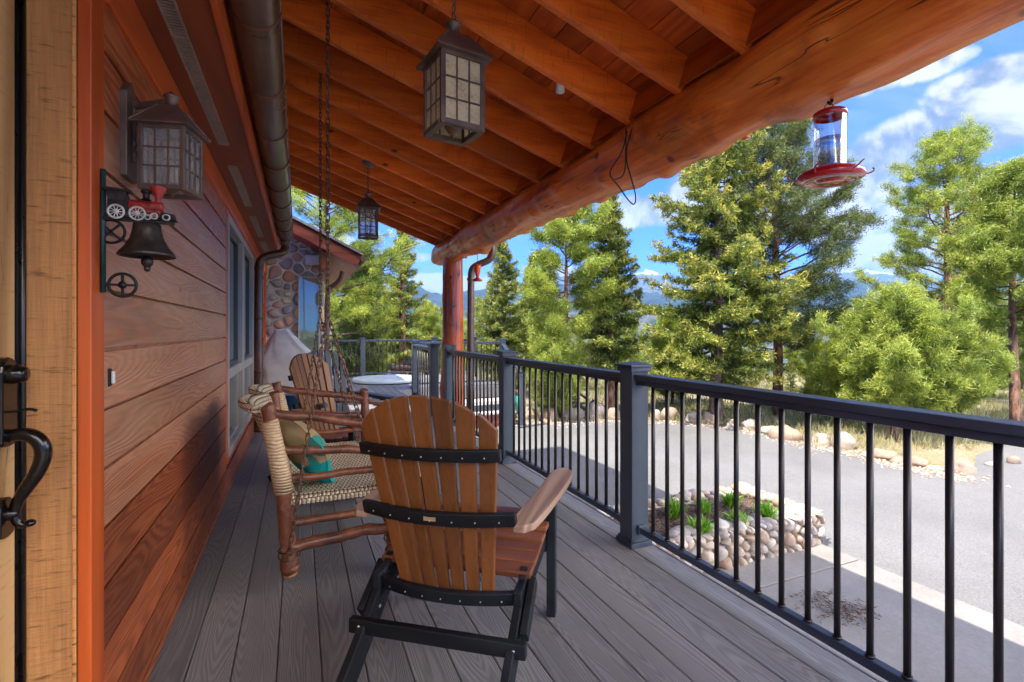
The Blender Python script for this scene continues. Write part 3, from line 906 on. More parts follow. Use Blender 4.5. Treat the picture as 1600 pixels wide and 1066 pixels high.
# half round gutter
gx, gz, gr = -.137, 2.285, .076
GE = 6.45
g = MB(); N = 14
def gut(rr, y): return [(gx + rr * math.cos(math.pi + math.pi * k / N), y, gz + rr * math.sin(math.pi + math.pi * k / N)) for k in range(N + 1)]
vs = gut(gr, -.7) + gut(gr, GE); n1_ = N + 1
g.add(vs, [(k, k + 1, n1_ + k + 1, n1_ + k) for k in range(N)], .5, True)
e = gut(gr, GE); g.add(e, [tuple(range(len(e)))], .5)
gutter = part('gutter', 'bronze', g, solid=.004)
g = MB(); g.tube([(gx + gr, -.7, gz), (gx + gr, GE, gz)], .009, 8); g.tube([(gx - gr, -.7, gz), (gx - gr, GE, gz)], .006, 8)
part('gutter_bead', 'bronze', g, parent=gutter)
for k in range(-3, 9):
    y = 1.9 + .54 * k
    if y > GE: break
    g = MB()
    g.tube([(gx + (gr + .004) * math.cos(a), y, gz + (gr + .004) * math.sin(a)) for a in [math.pi + math.pi * j / 16 for j in range(17)]], .0055, 6)
    part('gutter_bracket', 'bracket', g, parent=gutter)
g = MB()
dp = smooth_path([(gx, 6.33, 2.24), (gx, 6.33, 2.13), (gx - .03, 6.31, 2.07), (gx - .14, 6.30, 2.04), (-.33, 6.30, 2.02), (-.395, 6.30, 1.98), (-.412, 6.30, 1.88), (-.412, 6.30, .03)], 3)
g.tube(dp, .047, 16); g.tube([(gx, 6.33, 2.245), (gx, 6.33, 2.15)], [.06, .048], 16)
for z in (1.86, 1.3, .7, .25): g.tube([(-.412, 6.30, z), (-.412, 6.30, z + .03)], .050, 16)
part('downspout', 'bronze', g)

# main roof behind the eave
m = MB(); m.beam((FX + .03, 3.25, 2.325), (-3.6, 3.25, 4.35), 8.3, .03, r=.5); part('main_roof', 'shingle', m)
m = MB(); m.span((-6.5, -.6, -.8), (-1.0, 8.6, 2.4)); part('house_core', 'soffit', m)

# porch rafters and boards: bottom edge z = 2.32 + .343 (1.80 - x)
SL = .343
def rz(x): return 2.32 + SL * (1.80 - x)
nrm = Vector((SL, 0, 1)).normalized()
RY = [1.13 + .397 * k for k in range(-8, 15)]
RY = [y for y in RY if -.9 < y < 6.75]
for y in RY:
    m = MB(); dep = .185
    x0, x1 = -2.9, 2.180
    a = Vector((x0, y, rz(x0))) + nrm * dep / 2; b_ = Vector((x1, y, rz(x1))) + nrm * dep / 2
    m.beam(a, b_, .043, dep)
    part('rafter', 'rafter', m, bevel=.003)
m = MB(); off = .187
nb_ = 34; xs = [(-2.9 + (2.23 + 2.9) * k / nb_) for k in range(nb_ + 1)]
for xa, xb in zip(xs[:-1], xs[1:]):
    ys = -.95 + random.uniform(.2, 1.5)
    cuts = [-.95]
    while ys < 6.2: cuts.append(ys); ys += random.uniform(1.4, 3.2)
    cuts.append(6.86)
    for ya, yb in zip(cuts[:-1], cuts[1:]):
        p = Vector((xa + .002, (ya + yb) / 2, rz(xa + .002))) + nrm * (off + .009); q = Vector((xb - .003, (ya + yb) / 2, rz(xb - .003))) + nrm * (off + .009)
        m.beam(p, q, yb - ya - .003, .018)
part('ceiling_boards', 'ceiling', m)
m = MB()
p = Vector((-2.95, 2.96, rz(-2.95))) + nrm * (off + .045); q = Vector((2.27, 2.96, rz(2.27))) + nrm * (off + .045)
m.beam(p, q, 7.9, .045, r=.5); part('porch_roof', 'shingle', m)
m = MB()
a = Vector((-2.9, 6.86, rz(-2.9))) + nrm * .09; b_ = Vector((2.2, 6.86, rz(2.2))) + nrm * .09
part('eave_blocking', 'ceiling', MB().beam(Vector((1.70, 2.9, rz(1.7))) + nrm * .09, Vector((1.705, 2.9, rz(1.705))) + nrm * .09, 7.6, .165))

# the big peeled log and its column
def log_mesh(p0, p1, r0, r1, seed, n=40, seg=90, lump=.05, prof=None, extra=()):
    rg = random.Random(seed); ph = [rg.uniform(0, 6.28) for _ in range(12)]
    p0 = Vector(p0); p1 = Vector(p1); d = (p1 - p0); L = d.length; d.normalize()
    a = Vector((0, 0, 1)) if abs(d.z) < .9 else Vector((1, 0, 0))
    x = d.cross(a).normalized(); y = d.cross(x)
    knots = [(rg.uniform(0, L), rg.uniform(0, 6.28), rg.uniform(.035, .12), rg.uniform(.04, .15)) for _ in range(int(L * 4.5))] + list(extra)
    vs = []
    for i in range(seg + 1):
        t = i / seg; s = t * L
        for k in range(n):
            an = 2 * math.pi * k / n
            rr = r0 + (r1 - r0) * t
            # draw-knife facets: shallow scallops along the log
            if prof: rr *= prof(s)
            f = 1 + lump * (.40 * math.sin(3 * an + 2.1 * s + ph[0]) + .35 * math.sin(2 * an - 1.7 * s + ph[1]) + .3 * math.sin(5 * an + 4.3 * s + ph[2]))
            f += lump * .55 * abs(math.sin(an * 4 + ph[4] + math.sin(s * 3 + ph[5]))) * (.5 + .5 * math.sin(7.5 * s + 2 * an + ph[6]))
            for ks, ka, kw, kh in knots:
                da = (an - ka + math.pi) % (2 * math.pi) - math.pi
                q = ((s - ks) / kw) ** 2 + (da * rr / kw) ** 2
                if q < 6: f += kh * math.exp(-q)
            vs.append(p0 + d * s + x * math.cos(an) * rr * f + y * math.sin(an) * rr * f)
    fs = [(i * n + k, i * n + (k + 1) % n, (i + 1) * n + (k + 1) % n, (i + 1) * n + k) for i in range(seg) for k in range(n)]
    mb = MB(); mb.add(vs, fs, .5, True)
    for base in (0, seg):
        c = p0 if base == 0 else p1
        ring = [vs[base * n + k] for k in range(n)]
        inner = [Vector(v) * .75 + c * .25 + d * (.012 if base else -.012) for v in ring]
        o = ring + inner
        mb.add(o, [(k, (k + 1) % n, n + (k + 1) % n, n + k) for k in range(n)] + [tuple(range(n, 2 * n))], .5, True)
    return mb
# knots on the lower outside of the log (angle 0 = +x or so; several around the belly)
EX = [(2.50, 1.15, .10, .14), (2.2, 1.7, .12, .06)] + [(s_, a, w_, h_) for s_, a, w_, h_ in ((2.95, 1.0, .07, .13), (3.3, 1.35, .06, .14), (3.62, .95, .08, .12), (4.0, 1.3, .06, .13), (4.45, 1.1, .07, .12), (4.9, 1.4, .06, .12), (5.3, 1.0, .07, .13),
      (5.8, 1.3, .06, .12), (6.3, 1.1, .07, .12), (1.3, 1.0, .08, .06), (1.75, 2.6, .05, .12), (2.3, 3.0, .05, .12), (2.8, 2.5, .05, .14), (3.2, 2.9, .05, .12), (3.7, 2.3, .05, .14), (4.2, 2.8, .05, .12), (4.7, 2.4, .05, .14), (5.2, 2.9, .05, .13))]
lg = log_mesh((1.87, -1.1, 2.245), (1.85, 6.78, 2.235), .180, .158, 11, n=64, seg=340, lump=.11, prof=lambda s: 1 + .025 / (1 + math.exp((s - 2.45) / .05)) - .05 * math.exp(-((s - 2.75) / .16) ** 2) + .02 * math.sin(6.1 * s) + (.012 * (math.sin(s * 27) + .8 * math.sin(s * 43 + 1) + .6 * math.sin(s * 17)) * min(1, max(0, (s - 3.6) / .8))), extra=EX)
part('log_beam', 'log_y', lg)
cl = log_mesh((1.86, 6.30, -.05), (1.86, 6.28, 2.11), .150, .130, 5, n=40, seg=60, lump=.04)
part('log_column', 'log_z', cl)

# porch eave gutter and round downspout beside the column
g = MB()
def gut2(y): return [(2.245 + .055 * math.cos(math.pi + math.pi * k / N), y, 2.315 + .055 * math.sin(math.pi + math.pi * k / N)) for k in range(N + 1)]
g.add(gut2(-1.0) + gut2(6.86), [(k, k + 1, n1_ + k + 1, n1_ + k) for k in range(N)], .5, True)
g.add(gut2(6.86), [tuple(range(N + 1))])
part('eave_gutter', 'bronze', g, solid=.003)
g = MB()
g.tube(smooth_path([(2.22, 5.78, 2.30), (2.22, 5.78, 2.12), (2.19, 5.80, 2.05), (2.06, 5.85, 2.00), (1.99, 5.88, 1.95), (1.975, 5.89, 1.85), (1.975, 5.89, -.70)], 3), .043, 16)
for z in (1.80, .5): g.tube([(1.975, 5.89, z), (1.975, 5.89, z + .03)], .047, 16)
part('porch_downspout', 'bronze', g)

# small motion sensor / spot under a rafter
g = MB(); g.lathe([(0, 0), (.022, 0), (.025, .004), (.025, .09), (.018, .10)], (1.30, 2.36, 2.465), 20); g.span((1.285, 2.34, 2.55), (1.315, 2.40, 2.60))
part('spot_lamp', 'lightgrey', g)

# ---- stone wing
WY = 8.60
def wingroof(x): return 2.62 - .50 * (x - (-.1))   # underside of the rake
pts = scatter((-.60, -.1, .386, 3.1), .165, 150, 12, .5)
inwin = lambda x, z: (.02 < x < .30 and .55 < z < 1.98)
ptsw = [(p[0], p[1]) for p in pts]
m = MB()
def fr(x, z, h): return (x, WY - h, z)
voronoi_stones(m, ptsw, (-.50, 0, .386, 3.0), fr, .055, .013, 4, inside=lambda x, z: not inwin(x, z) and z < wingroof(x) + .1)
part('stone_wall', 'fieldstone', m)
m = MB(); m.prism([(-.7, -.75), (.384, -.75), (.384, wingroof(.384) + .05), (-.7, wingroof(-.7) + .05)], WY + .002, WY + 4.2, frame=lambda a, b, c: (a, c, b))
part('stone_mortar', 'mortar', m)
# wing window
m = MB()
wx0, wx1, wz0, wz1 = -.008, .315, .5, 2.03
m.span((wx0, WY - .075, wz0), (wx0 + .022, WY + .0, wz1)); m.span((wx1 - .022, WY - .075, wz0), (wx1, WY, wz1)); m.span((wx0 + .022, WY - .075, wz1 - .022), (wx1 - .022, WY, wz1)); m.span((wx0 + .022, WY - .075, wz0), (wx1 - .022, WY, wz0 + .022))
wf = part('wing_window', 'aluwhite', m, bevel=.003)
m = MB(); m.span((wx0 + .022, WY - .062, wz0 + .022), (wx1 - .022, WY - .055, wz1 - .022)); part('wing_pane', 'pane_wing', m, parent=wf)
# rake, soffit, roof of the wing, small gutter end
m = MB()
ra = (-1.6, wingroof(-1.6)); rb = (.86, wingroof(.86))
m.beam((ra[0], 7.93, ra[1] + .09), (rb[0], 7.93, rb[1] + .09), .03, .17, r=.4)
part('rake_board', 'rustfascia', m, bevel=.003)
m = MB(); m.beam((ra[0], 10.4, ra[1] + .03), (rb[0], 10.4, rb[1] + .03), 4.9, .012, r=.4); part('wing_soffit', 'rustfascia', m)
m = MB(); m.beam((ra[0], 10.35, ra[1] + .20), (rb[0] + .05, 10.35, rb[1] + .20), 5.0, .03, r=.4); part('wing_roof', 'shingle', m)
m = MB(); m.beam((ra[0], 7.885, ra[1] + .192), (rb[0] + .05, 7.885, rb[1] + .192), .09, .022); part('rake_flashing', 'roofmetal', m)
g = MB()
g.add([(rb[0] + .06 + .06 * math.cos(math.pi + math.pi * k / N), y, rb[1] + .16 + .06 * math.sin(math.pi + math.pi * k / N)) for y in (7.9, 12.6) for k in range(N + 1)], [(k, k + 1, n1_ + k + 1, n1_ + k) for k in range(N)], .5, True)
g.add([(rb[0] + .06 + .06 * math.cos(math.pi + math.pi * k / N), 7.9, rb[1] + .16 + .06 * math.sin(math.pi + math.pi * k / N)) for k in range(N + 1)], [tuple(range(N + 1))])
part('wing_gutter', 'bronze', g, solid=.004)
g = MB(); g.tube(smooth_path([(.66, 8.50, 2.14), (.64, 8.52, 2.02), (.56, 8.62, 1.93), (.47, 8.70, 1.88), (.435, 8.72, 1.78), (.435, 8.72, .05)], 3), .04, 12)
part('wing_downspout', 'bronze', g)
m = MB(); m.span((.10, 8.40, 2.22), (.31, 8.54, 2.36)); part('flood_box', 'lightgrey', m, bevel=.008)
m = MB(); m.span((.32, 8.0, 2.12), (.42, 8.58, 2.36)); part('beam_end', 'soffit', m, bevel=.005)
adopt(house)

# ---------------------------------------------------------------- deck
m = MB()
bw, gap = .1395, .0035
x = WX - .02 + .0
while x < 1.80:
    xb = min(x + bw, 1.80)
    cuts = [-2.5, 7.05, 12.95]
    for a, b_ in zip(cuts[:-1], cuts[1:]):
        m.span((x, a, -.025), (xb, b_ - .003, 0))
    x += bw + gap
x = 1.8 + gap
while x < 4.1:
    m.span((x, 9.88, -.025), (min(x + bw, 4.12), 12.95, 0)); x += bw + gap
deckb = tag(m.build('deck_floor', 'deck', bevel=.003, seg=1), kind='structure')
m = MB(); m.span((-.7, -2.5, -.70), (1.78, 12.9, -.030)); m.span((1.78, 9.93, -.70), (4.08, 12.9, -.030))
tag(m.build('deck_base', 'soffit'), kind='structure')
m = MB(); m.span((1.785, -2.5, -.24), (1.815, 9.88, -.006)); m.span((1.815, 9.86, -.24), (4.13, 9.88, -.006)); m.span((4.125, 9.88, -.24), (4.145, 12.95, -.006))
tag(m.build('deck_edge', 'deck', bevel=.003), kind='structure')
# far stair landing with a pale edge and a red brown skirt
land = empty('stair_landing', (3.0, 9.6, G), 'low red brown skirted step with pale top edges seen through the far balusters', 'step')
m = MB(); m.span((1.86, 9.20, -.50), (4.06, 9.84, -.46)); m.span((1.86, 9.40, -.33), (4.06, 9.855, -.26)); m.build('tread', 'palefascia', land, bevel=.004)
m = MB(); m.span((1.88, 9.42, -.46), (4.04, 9.85, -.33)); m.build('riser', 'post', land)
m = MB()
for k in range(3): m.span((1.88, 9.215, G + .01 + k * .082), (4.04, 9.84, G + .088 + k * .082))
m.build('skirt', 'redskirt', land, bevel=.003)
adopt(land)

# ---------------------------------------------------------------- railings
def rail_post(p, parent, h=1.0, s=.110, z0=0.0):
    x, y = p
    m = MB(); m.span((x - s / 2, y - s / 2, z0 + .002), (x + s / 2, y + s / 2, z0 + h - .02))
    po = m.build('post', 'post', parent, bevel=.004)
    c = MB(); c.span((x - s / 2 - .012, y - s / 2 - .012, z0 + h - .047), (x + s / 2 + .012, y + s / 2 + .012, z0 + h - .022))
    cc = s / 2 + .018
    c.span((x - cc, y - cc, z0 + h - .0215), (x + cc, y + cc, z0 + h - .008))
    c.add([(x - cc, y - cc, z0 + h - .008), (x + cc, y - cc, z0 + h - .008), (x + cc, y + cc, z0 + h - .008), (x - cc, y + cc, z0 + h - .008), (x, y, z0 + h + .008)],
          [(0, 1, 4), (1, 2, 4), (2, 3, 4), (3, 0, 4)])
    c.build('cap', 'rail', po, bevel=.003)
    b = MB(); b.span((x - s / 2 - .015, y - s / 2 - .015, z0 + .001), (x + s / 2 + .015, y + s / 2 + .015, z0 + .028)); b.span((x - s / 2 - .008, y - s / 2 - .008, z0 + .0285), (x + s / 2 + .008, y + s / 2 + .008, z0 + .042))
    b.build('skirt', 'rail', po, bevel=.003)
def rail_span(p, q, parent, n=15, zt=(0, 0), s=.110):
    p = Vector((*p, zt[0])); q = Vector((*q, zt[1])); d = (q - p); L = d.length; dn = d.normalized()
    a = p + dn * s / 2; b_ = q - dn * s / 2
    up = Vector((0, 0, 1))
    m = MB(); m.beam(a + up * .925, b_ + up * .925, .088, .030, r=.5)
    m.beam(a + up * .896, b_ + up * .896, .058, .027, r=.5); m.build('top_rail', 'rail', parent, bevel=.004)
    m = MB(); m.beam(a + up * .098, b_ + up * .098, .036, .034, r=.5); m.build('bottom_rail', 'rail', parent, bevel=.004)
    for t0 in (a + dn * .012, b_ - dn * .012):
        m = MB(); m.beam(t0 - dn * .012 + up * .098, t0 + dn * .012 + up * .098, .052, .05); m.build('bracket', 'rail', parent, bevel=.003)
    for k in range(n):
        t = (k + 1) / (n + 1); c = a + (b_ - a) * t
        m = MB(); m.tube([c + up * .112, c + up * .888], .0105, 12, smooth=True); 
        m.tube([c + up * .1155, c + up * .125], .0145, 12)
        m.build('baluster', 'bal', parent)
RX = 1.71
rl = empty('porch_railing', (RX, 3, 0), 'dark slate railing with round black balusters along the near porch edge', 'railing')
py = [-1.4, .43, 2.26, 4.09, 5.92]
for y in py[1:]: rail_post((RX, y), rl)
for a, b_ in zip(py[:-1], py[1:]): rail_span((RX, a), (RX, b_), rl)
adopt(rl)
rl = empty('porch_railing', (RX, 7.6, 0), 'short slate railing just beyond the orange log column', 'railing')
rail_post((RX + .01, 6.72), rl); rail_post((RX + .15, 8.55), rl); rail_span((RX + .01, 6.72), (RX + .15, 8.55), rl, 6)
adopt(rl)
rl = empty('deck_railing', (2.9, 9.95, 0), 'slate railing across the top of the far steps right of the downspout', 'railing')
rail_post((4.06, 9.95), rl); rail_post((2.15, 9.95), rl); rail_span((2.15, 9.95), (4.06, 9.95), rl, 16)
adopt(rl)
rl = empty('stair_railing', (4.06, 9.4, -.4), 'short sloping stair handrail dropping from the far deck corner', 'railing')
rail_post((4.06, 8.95), rl, 1.0, z0=G + .05); rail_span((4.06, 9.95), (4.06, 8.95), rl, 7, zt=(-.01, -.62))
adopt(rl)
rl = empty('deck_railing', (2.0, 12.85, 0), 'long slate railing at the far end of the deck behind the round lid', 'railing')
fx = [-.9 + .5 + 1.87 * k for k in range(0, 3)]
fx = [.386 - .77, 1.484, 3.30, 4.42]
rail_post((fx[1], 12.87), rl); rail_post((fx[2], 12.87), rl); rail_post((4.42 - .02, 12.87), rl)
rail_span((fx[0], 12.87), (fx[1], 12.87), rl, 15); rail_span((fx[1], 12.87), (fx[2], 12.87), rl, 15); rail_span((fx[2], 12.87), (4.40, 12.87), rl, 9)
adopt(rl)

# ---------------------------------------------------------------- adirondack chair (local: x right, y forward, z up)
def adirondack(mslat, mseat, marm, mblack, name='adirondack_chair'):
    root = empty(name)
    def P(mb, n, mat, parent=root, **k): return mb.build(n, mat, parent, **k)
    BW = lambda z: .172 + (.236 - .172) * (z - .30) / .65
    BY = lambda z: .085 - .215 * (z - .28) / .70          # back plane leans towards -y
    bow = lambda x: -.050 * (1 - min(1, (x / .25) ** 2))
    # seven fan slats
    for i in range(7):
        u0 = (i - 3.5) / 3.5; u1 = (i - 2.5) / 3.5
        g = .0105
        m = MB(); NZ = 14
        zb = .275
        xm = ((u0 + u1) / 2) * .24
        def col(u, z, k, e):
            xx = u * BW(z) + e
            return (xx, BY(z) + bow(((u0 + u1) / 2) * BW(z)) - (xx - ((u0 + u1) / 2) * BW(z)) * (-.12 * ((u0 + u1) / 2)) * 2 + k, z)
        vs = []
        for j in range(NZ + 1):
            for (u, e, k) in ((u0, g / 2, -.010), (u1, -g / 2, -.010), (u1, -g / 2, .010), (u0, g / 2, .010)):
                zt = .988 - .105 * abs(u) ** 2.2
                z = zb + (zt - zb) * j / NZ
                vs.append(col(u, z, k, e))
        fs = [(0, 3, 2, 1), tuple(4 * NZ + q for q in range(4))]
        for j in range(NZ):
            for q in range(4): fs.append((4 * j + q, 4 * j + (q + 1) % 4, 4 * (j + 1) + (q + 1) % 4, 4 * (j + 1) + q))
        m.add(vs, fs, random.random()); P(m, 'back_slat', mslat, bevel=.004)
    # curved black bands behind the slats
    def band(z, hw, h, th, off=-.012, screws=True):
        m = MB(); n = 18; vs = []
        for i in range(n + 1):
            x = -hw + 2 * hw * i / n
            for (dy, dz) in ((0, -h / 2), (0, h / 2), (-th, h / 2), (-th, -h / 2)):
                zz_ = z + dz
                vs.append((x, BY(zz_) + bow(x) + off + dy, zz_))
        fs = [(0, 1, 2, 3), tuple(4 * n + q for q in (3, 2, 1, 0))]
        for i in range(n):
            for q in range(4): fs.append((4 * i + q, 4 * (i + 1) + q, 4 * (i + 1) + (q + 1) % 4, 4 * i + (q + 1) % 4))
        m.add(vs, fs, .5); bo = P(m, 'back_band', mblack, bevel=.004)
        if screws:
            s_ = MB()
            for i in range(7):
                for e in (0.0,):
                    x = ((i + .5) / 7 * 2 - 1) * (hw - .012) + e
                    s_.lathe([(0, 0), (.0026, 0), (.0026, .002), (0, .0022)], (x, BY(z) + bow(x) + off - th - .0005, z - .004), 8, Matrix.Rotation(R(90), 3, 'X'))
            s_.build('screw', 'steel', bo)
        return bo
    band(.805, .232, .040, .026)
    b2 = band(.590, .262, .046, .028)
    band(.300, .245, .048, .028)
    pl = MB(); pl.span((-.020, BY(.59) + bow(0) - .0425, .586), (.020, BY(.59) + bow(0) - .0395, .606)); pl.build('name_plate', 'brass', b2)
    # seat slats
    for i in range(6):
        y = .105 + i * .076
        z = .345 + .03 * ((i - 1.5) / 4) ** 2 + .035 * i / 5
        m = MB(); m.beam((-.278, y + .034, z), (.278, y + .034, z), .068, .022, up=(0, -.08 + .03 * i, 1)); P(m, 'seat_slat', mseat, bevel=.004)
    # seat rails, rear legs, front legs
    for s_ in (-1, 1):
        m = MB(); m.beam((s_ * .252, .02, .292), (s_ * .252, .545, .335), .028, .085); P(m, 'seat_rail', mblack, bevel=.004)
        m = MB(); m.beam((s_ * .252, .155, .335), (s_ * .252, -.265, .0), .028, .088)
        lo = P(m, 'rear_leg', mblack, bevel=.004)
        m = MB(); m.beam((s_ * .283, .13, .325), (s_ * .283, -.02, .215), .026, .05); P(m, 'leg_brace', mblack, bevel=.004)
        sc_ = MB(); sc_.lathe([(0, 0), (.007, 0), (.006, .003), (0, .004)], (s_ * .252 - .0145 * s_, .02, .225), 12, Matrix.Rotation(R(-90 * s_), 3, 'Y')); sc_.build('bolt', 'steel', lo)
        m = MB(); m.span((s_ * .285 - .018, .475, .001), (s_ * .285 + .018, .520, .550)); P(m, 'front_leg', mblack, bevel=.004)
        # arm: paddle shape
        pts = [(.235, -.045), (.310, -.045), (.335, .10), (.352, .30), (.366, .47), (.364, .58), (.344, .625), (.316, .638), (.290, .622), (.272, .55), (.264, .35), (.245, .10)]
        pts = [(x * s_, y) for x, y in pts]
        if s_ < 0: pts = pts[::-1]
        sm_ = []
        for a in range(len(pts)):
            A = pts[a]; B = pts[(a + 1) % len(pts)]
            sm_ += [(A[0] * .75 + B[0] * .25, A[1] * .75 + B[1] * .25), (A[0] * .25 + B[0] * .75, A[1] * .25 + B[1] * .75)]
        m = MB(); m.prism(sm_, .5515, .5765, .4); P(m, 'arm', marm, bevel=.005)
        m = MB(); m.beam((s_ * .300, .44, .545), (s_ * .300, .30, .545), .03, .012); P(m, 'arm_support', mblack)
    m = MB(); m.span((-.300, -.075, .178), (.300, -.048, .226)); st = P(m, 'stretcher', mblack, bevel=.004)
    s_ = MB()
    for x in (-.262, .262): s_.lathe([(0, 0), (.005, 0), (.005, .003), (0, .0035)], (x, -.0752, .204), 10, Matrix.Rotation(R(90), 3, 'X'))
    s_.build('screw', 'steel', st)
    m = MB(); m.span((-.268, .512, .25), (.268, .535, .345)); P(m, 'front_apron', mblack, bevel=.004)
    return root
ch = adirondack('chair', 'chair_seat', 'chair_arm', 'blackpoly')
tag(ch, 'brown slatted adirondack chair with black frame seen from behind in the foreground', 'chair', 'adirondack chairs on the porch')
ch.location = (.436, 1.600, 0)
ch.rotation_euler = (0, 0, math.atan2(-.604, .795))
c2 = copy_tree(ch)
c2['label'] = 'brown slatted adirondack chair facing out between the log swing and the covered grill'
c2.location = (.17, 4.32, 0); c2.rotation_euler = (0, 0, R(-131))
c3 = copy_tree(ch)
c3['label'] = 'dark grey adirondack chair mostly hidden behind the brown one by the grill'
c3.location = (.26, 5.0, 0); c3.rotation_euler = (0, 0, R(-158))
for x in list(COL.objects):
    if x.parent == c3 and x.name.startswith(('back_slat', 'seat_slat', 'arm')) and x.type == 'MESH':
        x.data = x.data.copy(); x.data.materials.clear(); x.data.materials.append(M['post'])

# ---------------------------------------------------------------- log swing (world coordinates)
sw = empty('porch_swing', (.15, 3.0, 0), 'bark covered log swing with woven rush seat and back hung on rusty chains', 'swing')
def log(m, pts, r0, r1=None, n=12, it=2, wob=.05, seed=None):
    r1 = r1 or r0
    p = smooth_path(pts, it); K = len(p)
    rg = random.Random(seed if seed is not None else random.random())
    q = [v + Vector((rg.uniform(-1, 1), rg.uniform(-1, 1), rg.uniform(-1, 1))) * r0 * .10 for v in p]
    m.tube(q, [(r0 + (r1 - r0) * i / (K - 1)) * (1 + rg.uniform(-.06, .06)) for i in range(K)], n, r=rg.random(), wob=wob * .4)
def jitterline(a, b, k=6, amp=.006, seed=0):
    rg = random.Random(seed); a = Vector(a); b = Vector(b)
    return [a.lerp(b, i / k) + (Vector((rg.uniform(-1, 1), rg.uniform(-1, 1), rg.uniform(-1, 1))) * amp if 0 < i < k else Vector()) for i in range(k + 1)]
def swpart(n, mat='hick'):
    return lambda m: m.build(n, mat, sw)
NY, MY, FY = 2.50, 3.03, 3.56
def back_post(y, lab=None):
    m = MB(); log(m, [(-.035, y, .085), (-.045, y, .25), (-.060, y, .42), (-.090, y - .01, .62), (-.130, y - .02, .845)], .038, .027, 14, seed=int(y * 100))
    m.blob((-.035, y, .085), (.043, .043, .03), 2, .05); o = m.build('back_post', 'hick', sw)
    e = MB(); e.lathe([(0, 0), (.034, 0), (.02, -.008)], (-.034, y, .058), 14); e.build('post_end', 'pole_end', o)
    return o
bp = back_post(NY); back_post(FY)
m = MB(); log(m, [(-.060, MY, .40), (-.095, MY, .62), (-.125, MY, .835)], .028, .025, 12, seed=3); m.build('back_post', 'hick', sw)
for y, zt in ((NY, .72), (FY, .765)):
    m = MB(); log(m, [(.432, y, .09), (.430, y, .3), (.425, y, .5), (.418, y, zt)], .036, .026, 14, seed=int(y * 77)); m.blob((.432, y, .09), (.040, .040, .028), 2, .05)
    m.build('front_post', 'hick', sw)
for y, sd in ((NY, 1), (FY, 2)):
    for (z0, z1, rr, n_) in ((.805, .70, .023, 'arm'), (.635, .585, .021, 'side_rail'), (.492, .497, .018, 'side_rail'), (.292, .302, .019, 'side_rail'), (.182, .212, .027, 'side_rail')):
        m = MB(); x0 = -.045 - max(0, (z0 - .35)) * .17; x1 = .43 if z0 < .8 else .44
        a = Vector((x0, y, z0)); b_ = Vector((x1, y, z1))
        pts = jitterline(a, b_, 7, .006, int(z0 * 1000) + sd)
        log(m, [a.lerp(b_, -.02)] + pts + [b_.lerp(a, -.02)], rr, rr * (.95), 12, 1, seed=int(z0 * 999) + sd)
        m.build(n_, 'hick', sw)
# long rails, front and back
for (x, z, rr) in ((.43, .375, .022), (-.055, .38, .022), (.43, .20, .022), (-.05, .19, .02)):
    m = MB(); log(m, jitterline((x, NY - .03, z), (x, FY + .03, z), 9, .008, int(z * 90 + x * 50)), rr, rr, 12, 1, seed=int(x * 100 + 60)); m.build('long_rail', 'hick', sw)
# woven seat: dished, wrapped over the front rail
def seatf(u, v):
    y = NY - .015 + (FY - NY + .03) * u; x = -.07 + .53 * v
    z = .408 - .022 * math.sin(math.pi * u) * math.sin(math.pi * min(1, v)) 
    if v > .90: z -= ((v - .90) / .10) ** 2 * .035
    if u < .03: z -= (1 - u / .03) * .03
    return (x, y, z)
m = MB(); m.sheet(seatf, 60, 30); m.build('woven_seat', 'weave_seat', sw, solid=.02)
def backf(u, v):
    y = NY + (FY - NY) * u; z = .42 + .415 * v
    lean = -.055 - .085 * v
    bulge = .085 * (abs(math.sin(2 * math.pi * u)) ** .7) * v ** 1.3
    zz_ = z + .012 * math.sin(2 * math.pi * u) ** 2
    roll = 0
    if v > .92: zz_ -= ((v - .92) / .08) ** 2 * .01; roll = (v - .92) / .08 * .02
    return (lean - bulge - roll, y, zz_)
m = MB(); m.sheet(backf, 60, 24); m.build('woven_back', 'weave_back', sw, solid=.028)
# bent top hoop and wrapped binding
m = MB(); m.tube([Vector(backf(u / 60, 1.0)) + Vector((-.008, 0, -.004)) for u in range(61)], .019, 12); m.build('back_hoop', 'weave_back', sw)
for y in (NY, FY):
    m = MB(); m.tube([(-.060, y, .44), (-.078, y - .004, .55), (-.098, y - .008, .66), (-.120, y - .014, .775)], [.043, .041, .038, .036], 16); m.build('rush_binding', 'wrap', sw)

# chains
def chain(p, q, pitch=.0285, r_=.0028, w_=.0075):
    p = Vector(p); q = Vector(q); d = (q - p); L = d.length; n = max(1, int(L / pitch)); d.normalize()
    m = MB(); rot0 = d.to_track_quat('X', 'Z').to_matrix()
    hl = pitch * .5 - .001
    for i in range(n):
        c = p + d * (pitch * (i + .5))
        rot = rot0 @ Matrix.Rotation(R(90 * (i % 2) + 20 + random.uniform(-9, 9)), 3, 'X')
        ring = []
        for k in range(14):
            a = 2 * math.pi * k / 14
            x = math.cos(a) * w_ + (hl if math.cos(a) > 0 else -hl) * 1.0
            y = math.sin(a) * w_ 
            ring.append(Vector((x, y, 0)))
        vs = []
        for k in range(14):
            t_ = (ring[(k + 1) % 14] - ring[k - 1]).normalized(); nn = Vector((0, 0, 1)).cross(t_)
            for j in range(6):
                b = 2 * math.pi * j / 6; vs.append(rot @ (ring[k] + nn * math.cos(b) * r_ + Vector((0, 0, 1)) * math.sin(b) * r_) + c)
        fs = [(k * 6 + j, ((k + 1) % 14) * 6 + j, ((k + 1) % 14) * 6 + (j + 1) % 6, k * 6 + (j + 1) % 6) for k in range(14) for j in range(6)]
        m.add(vs, fs, random.random(), True)
    m.build('chain', 'chain', sw)
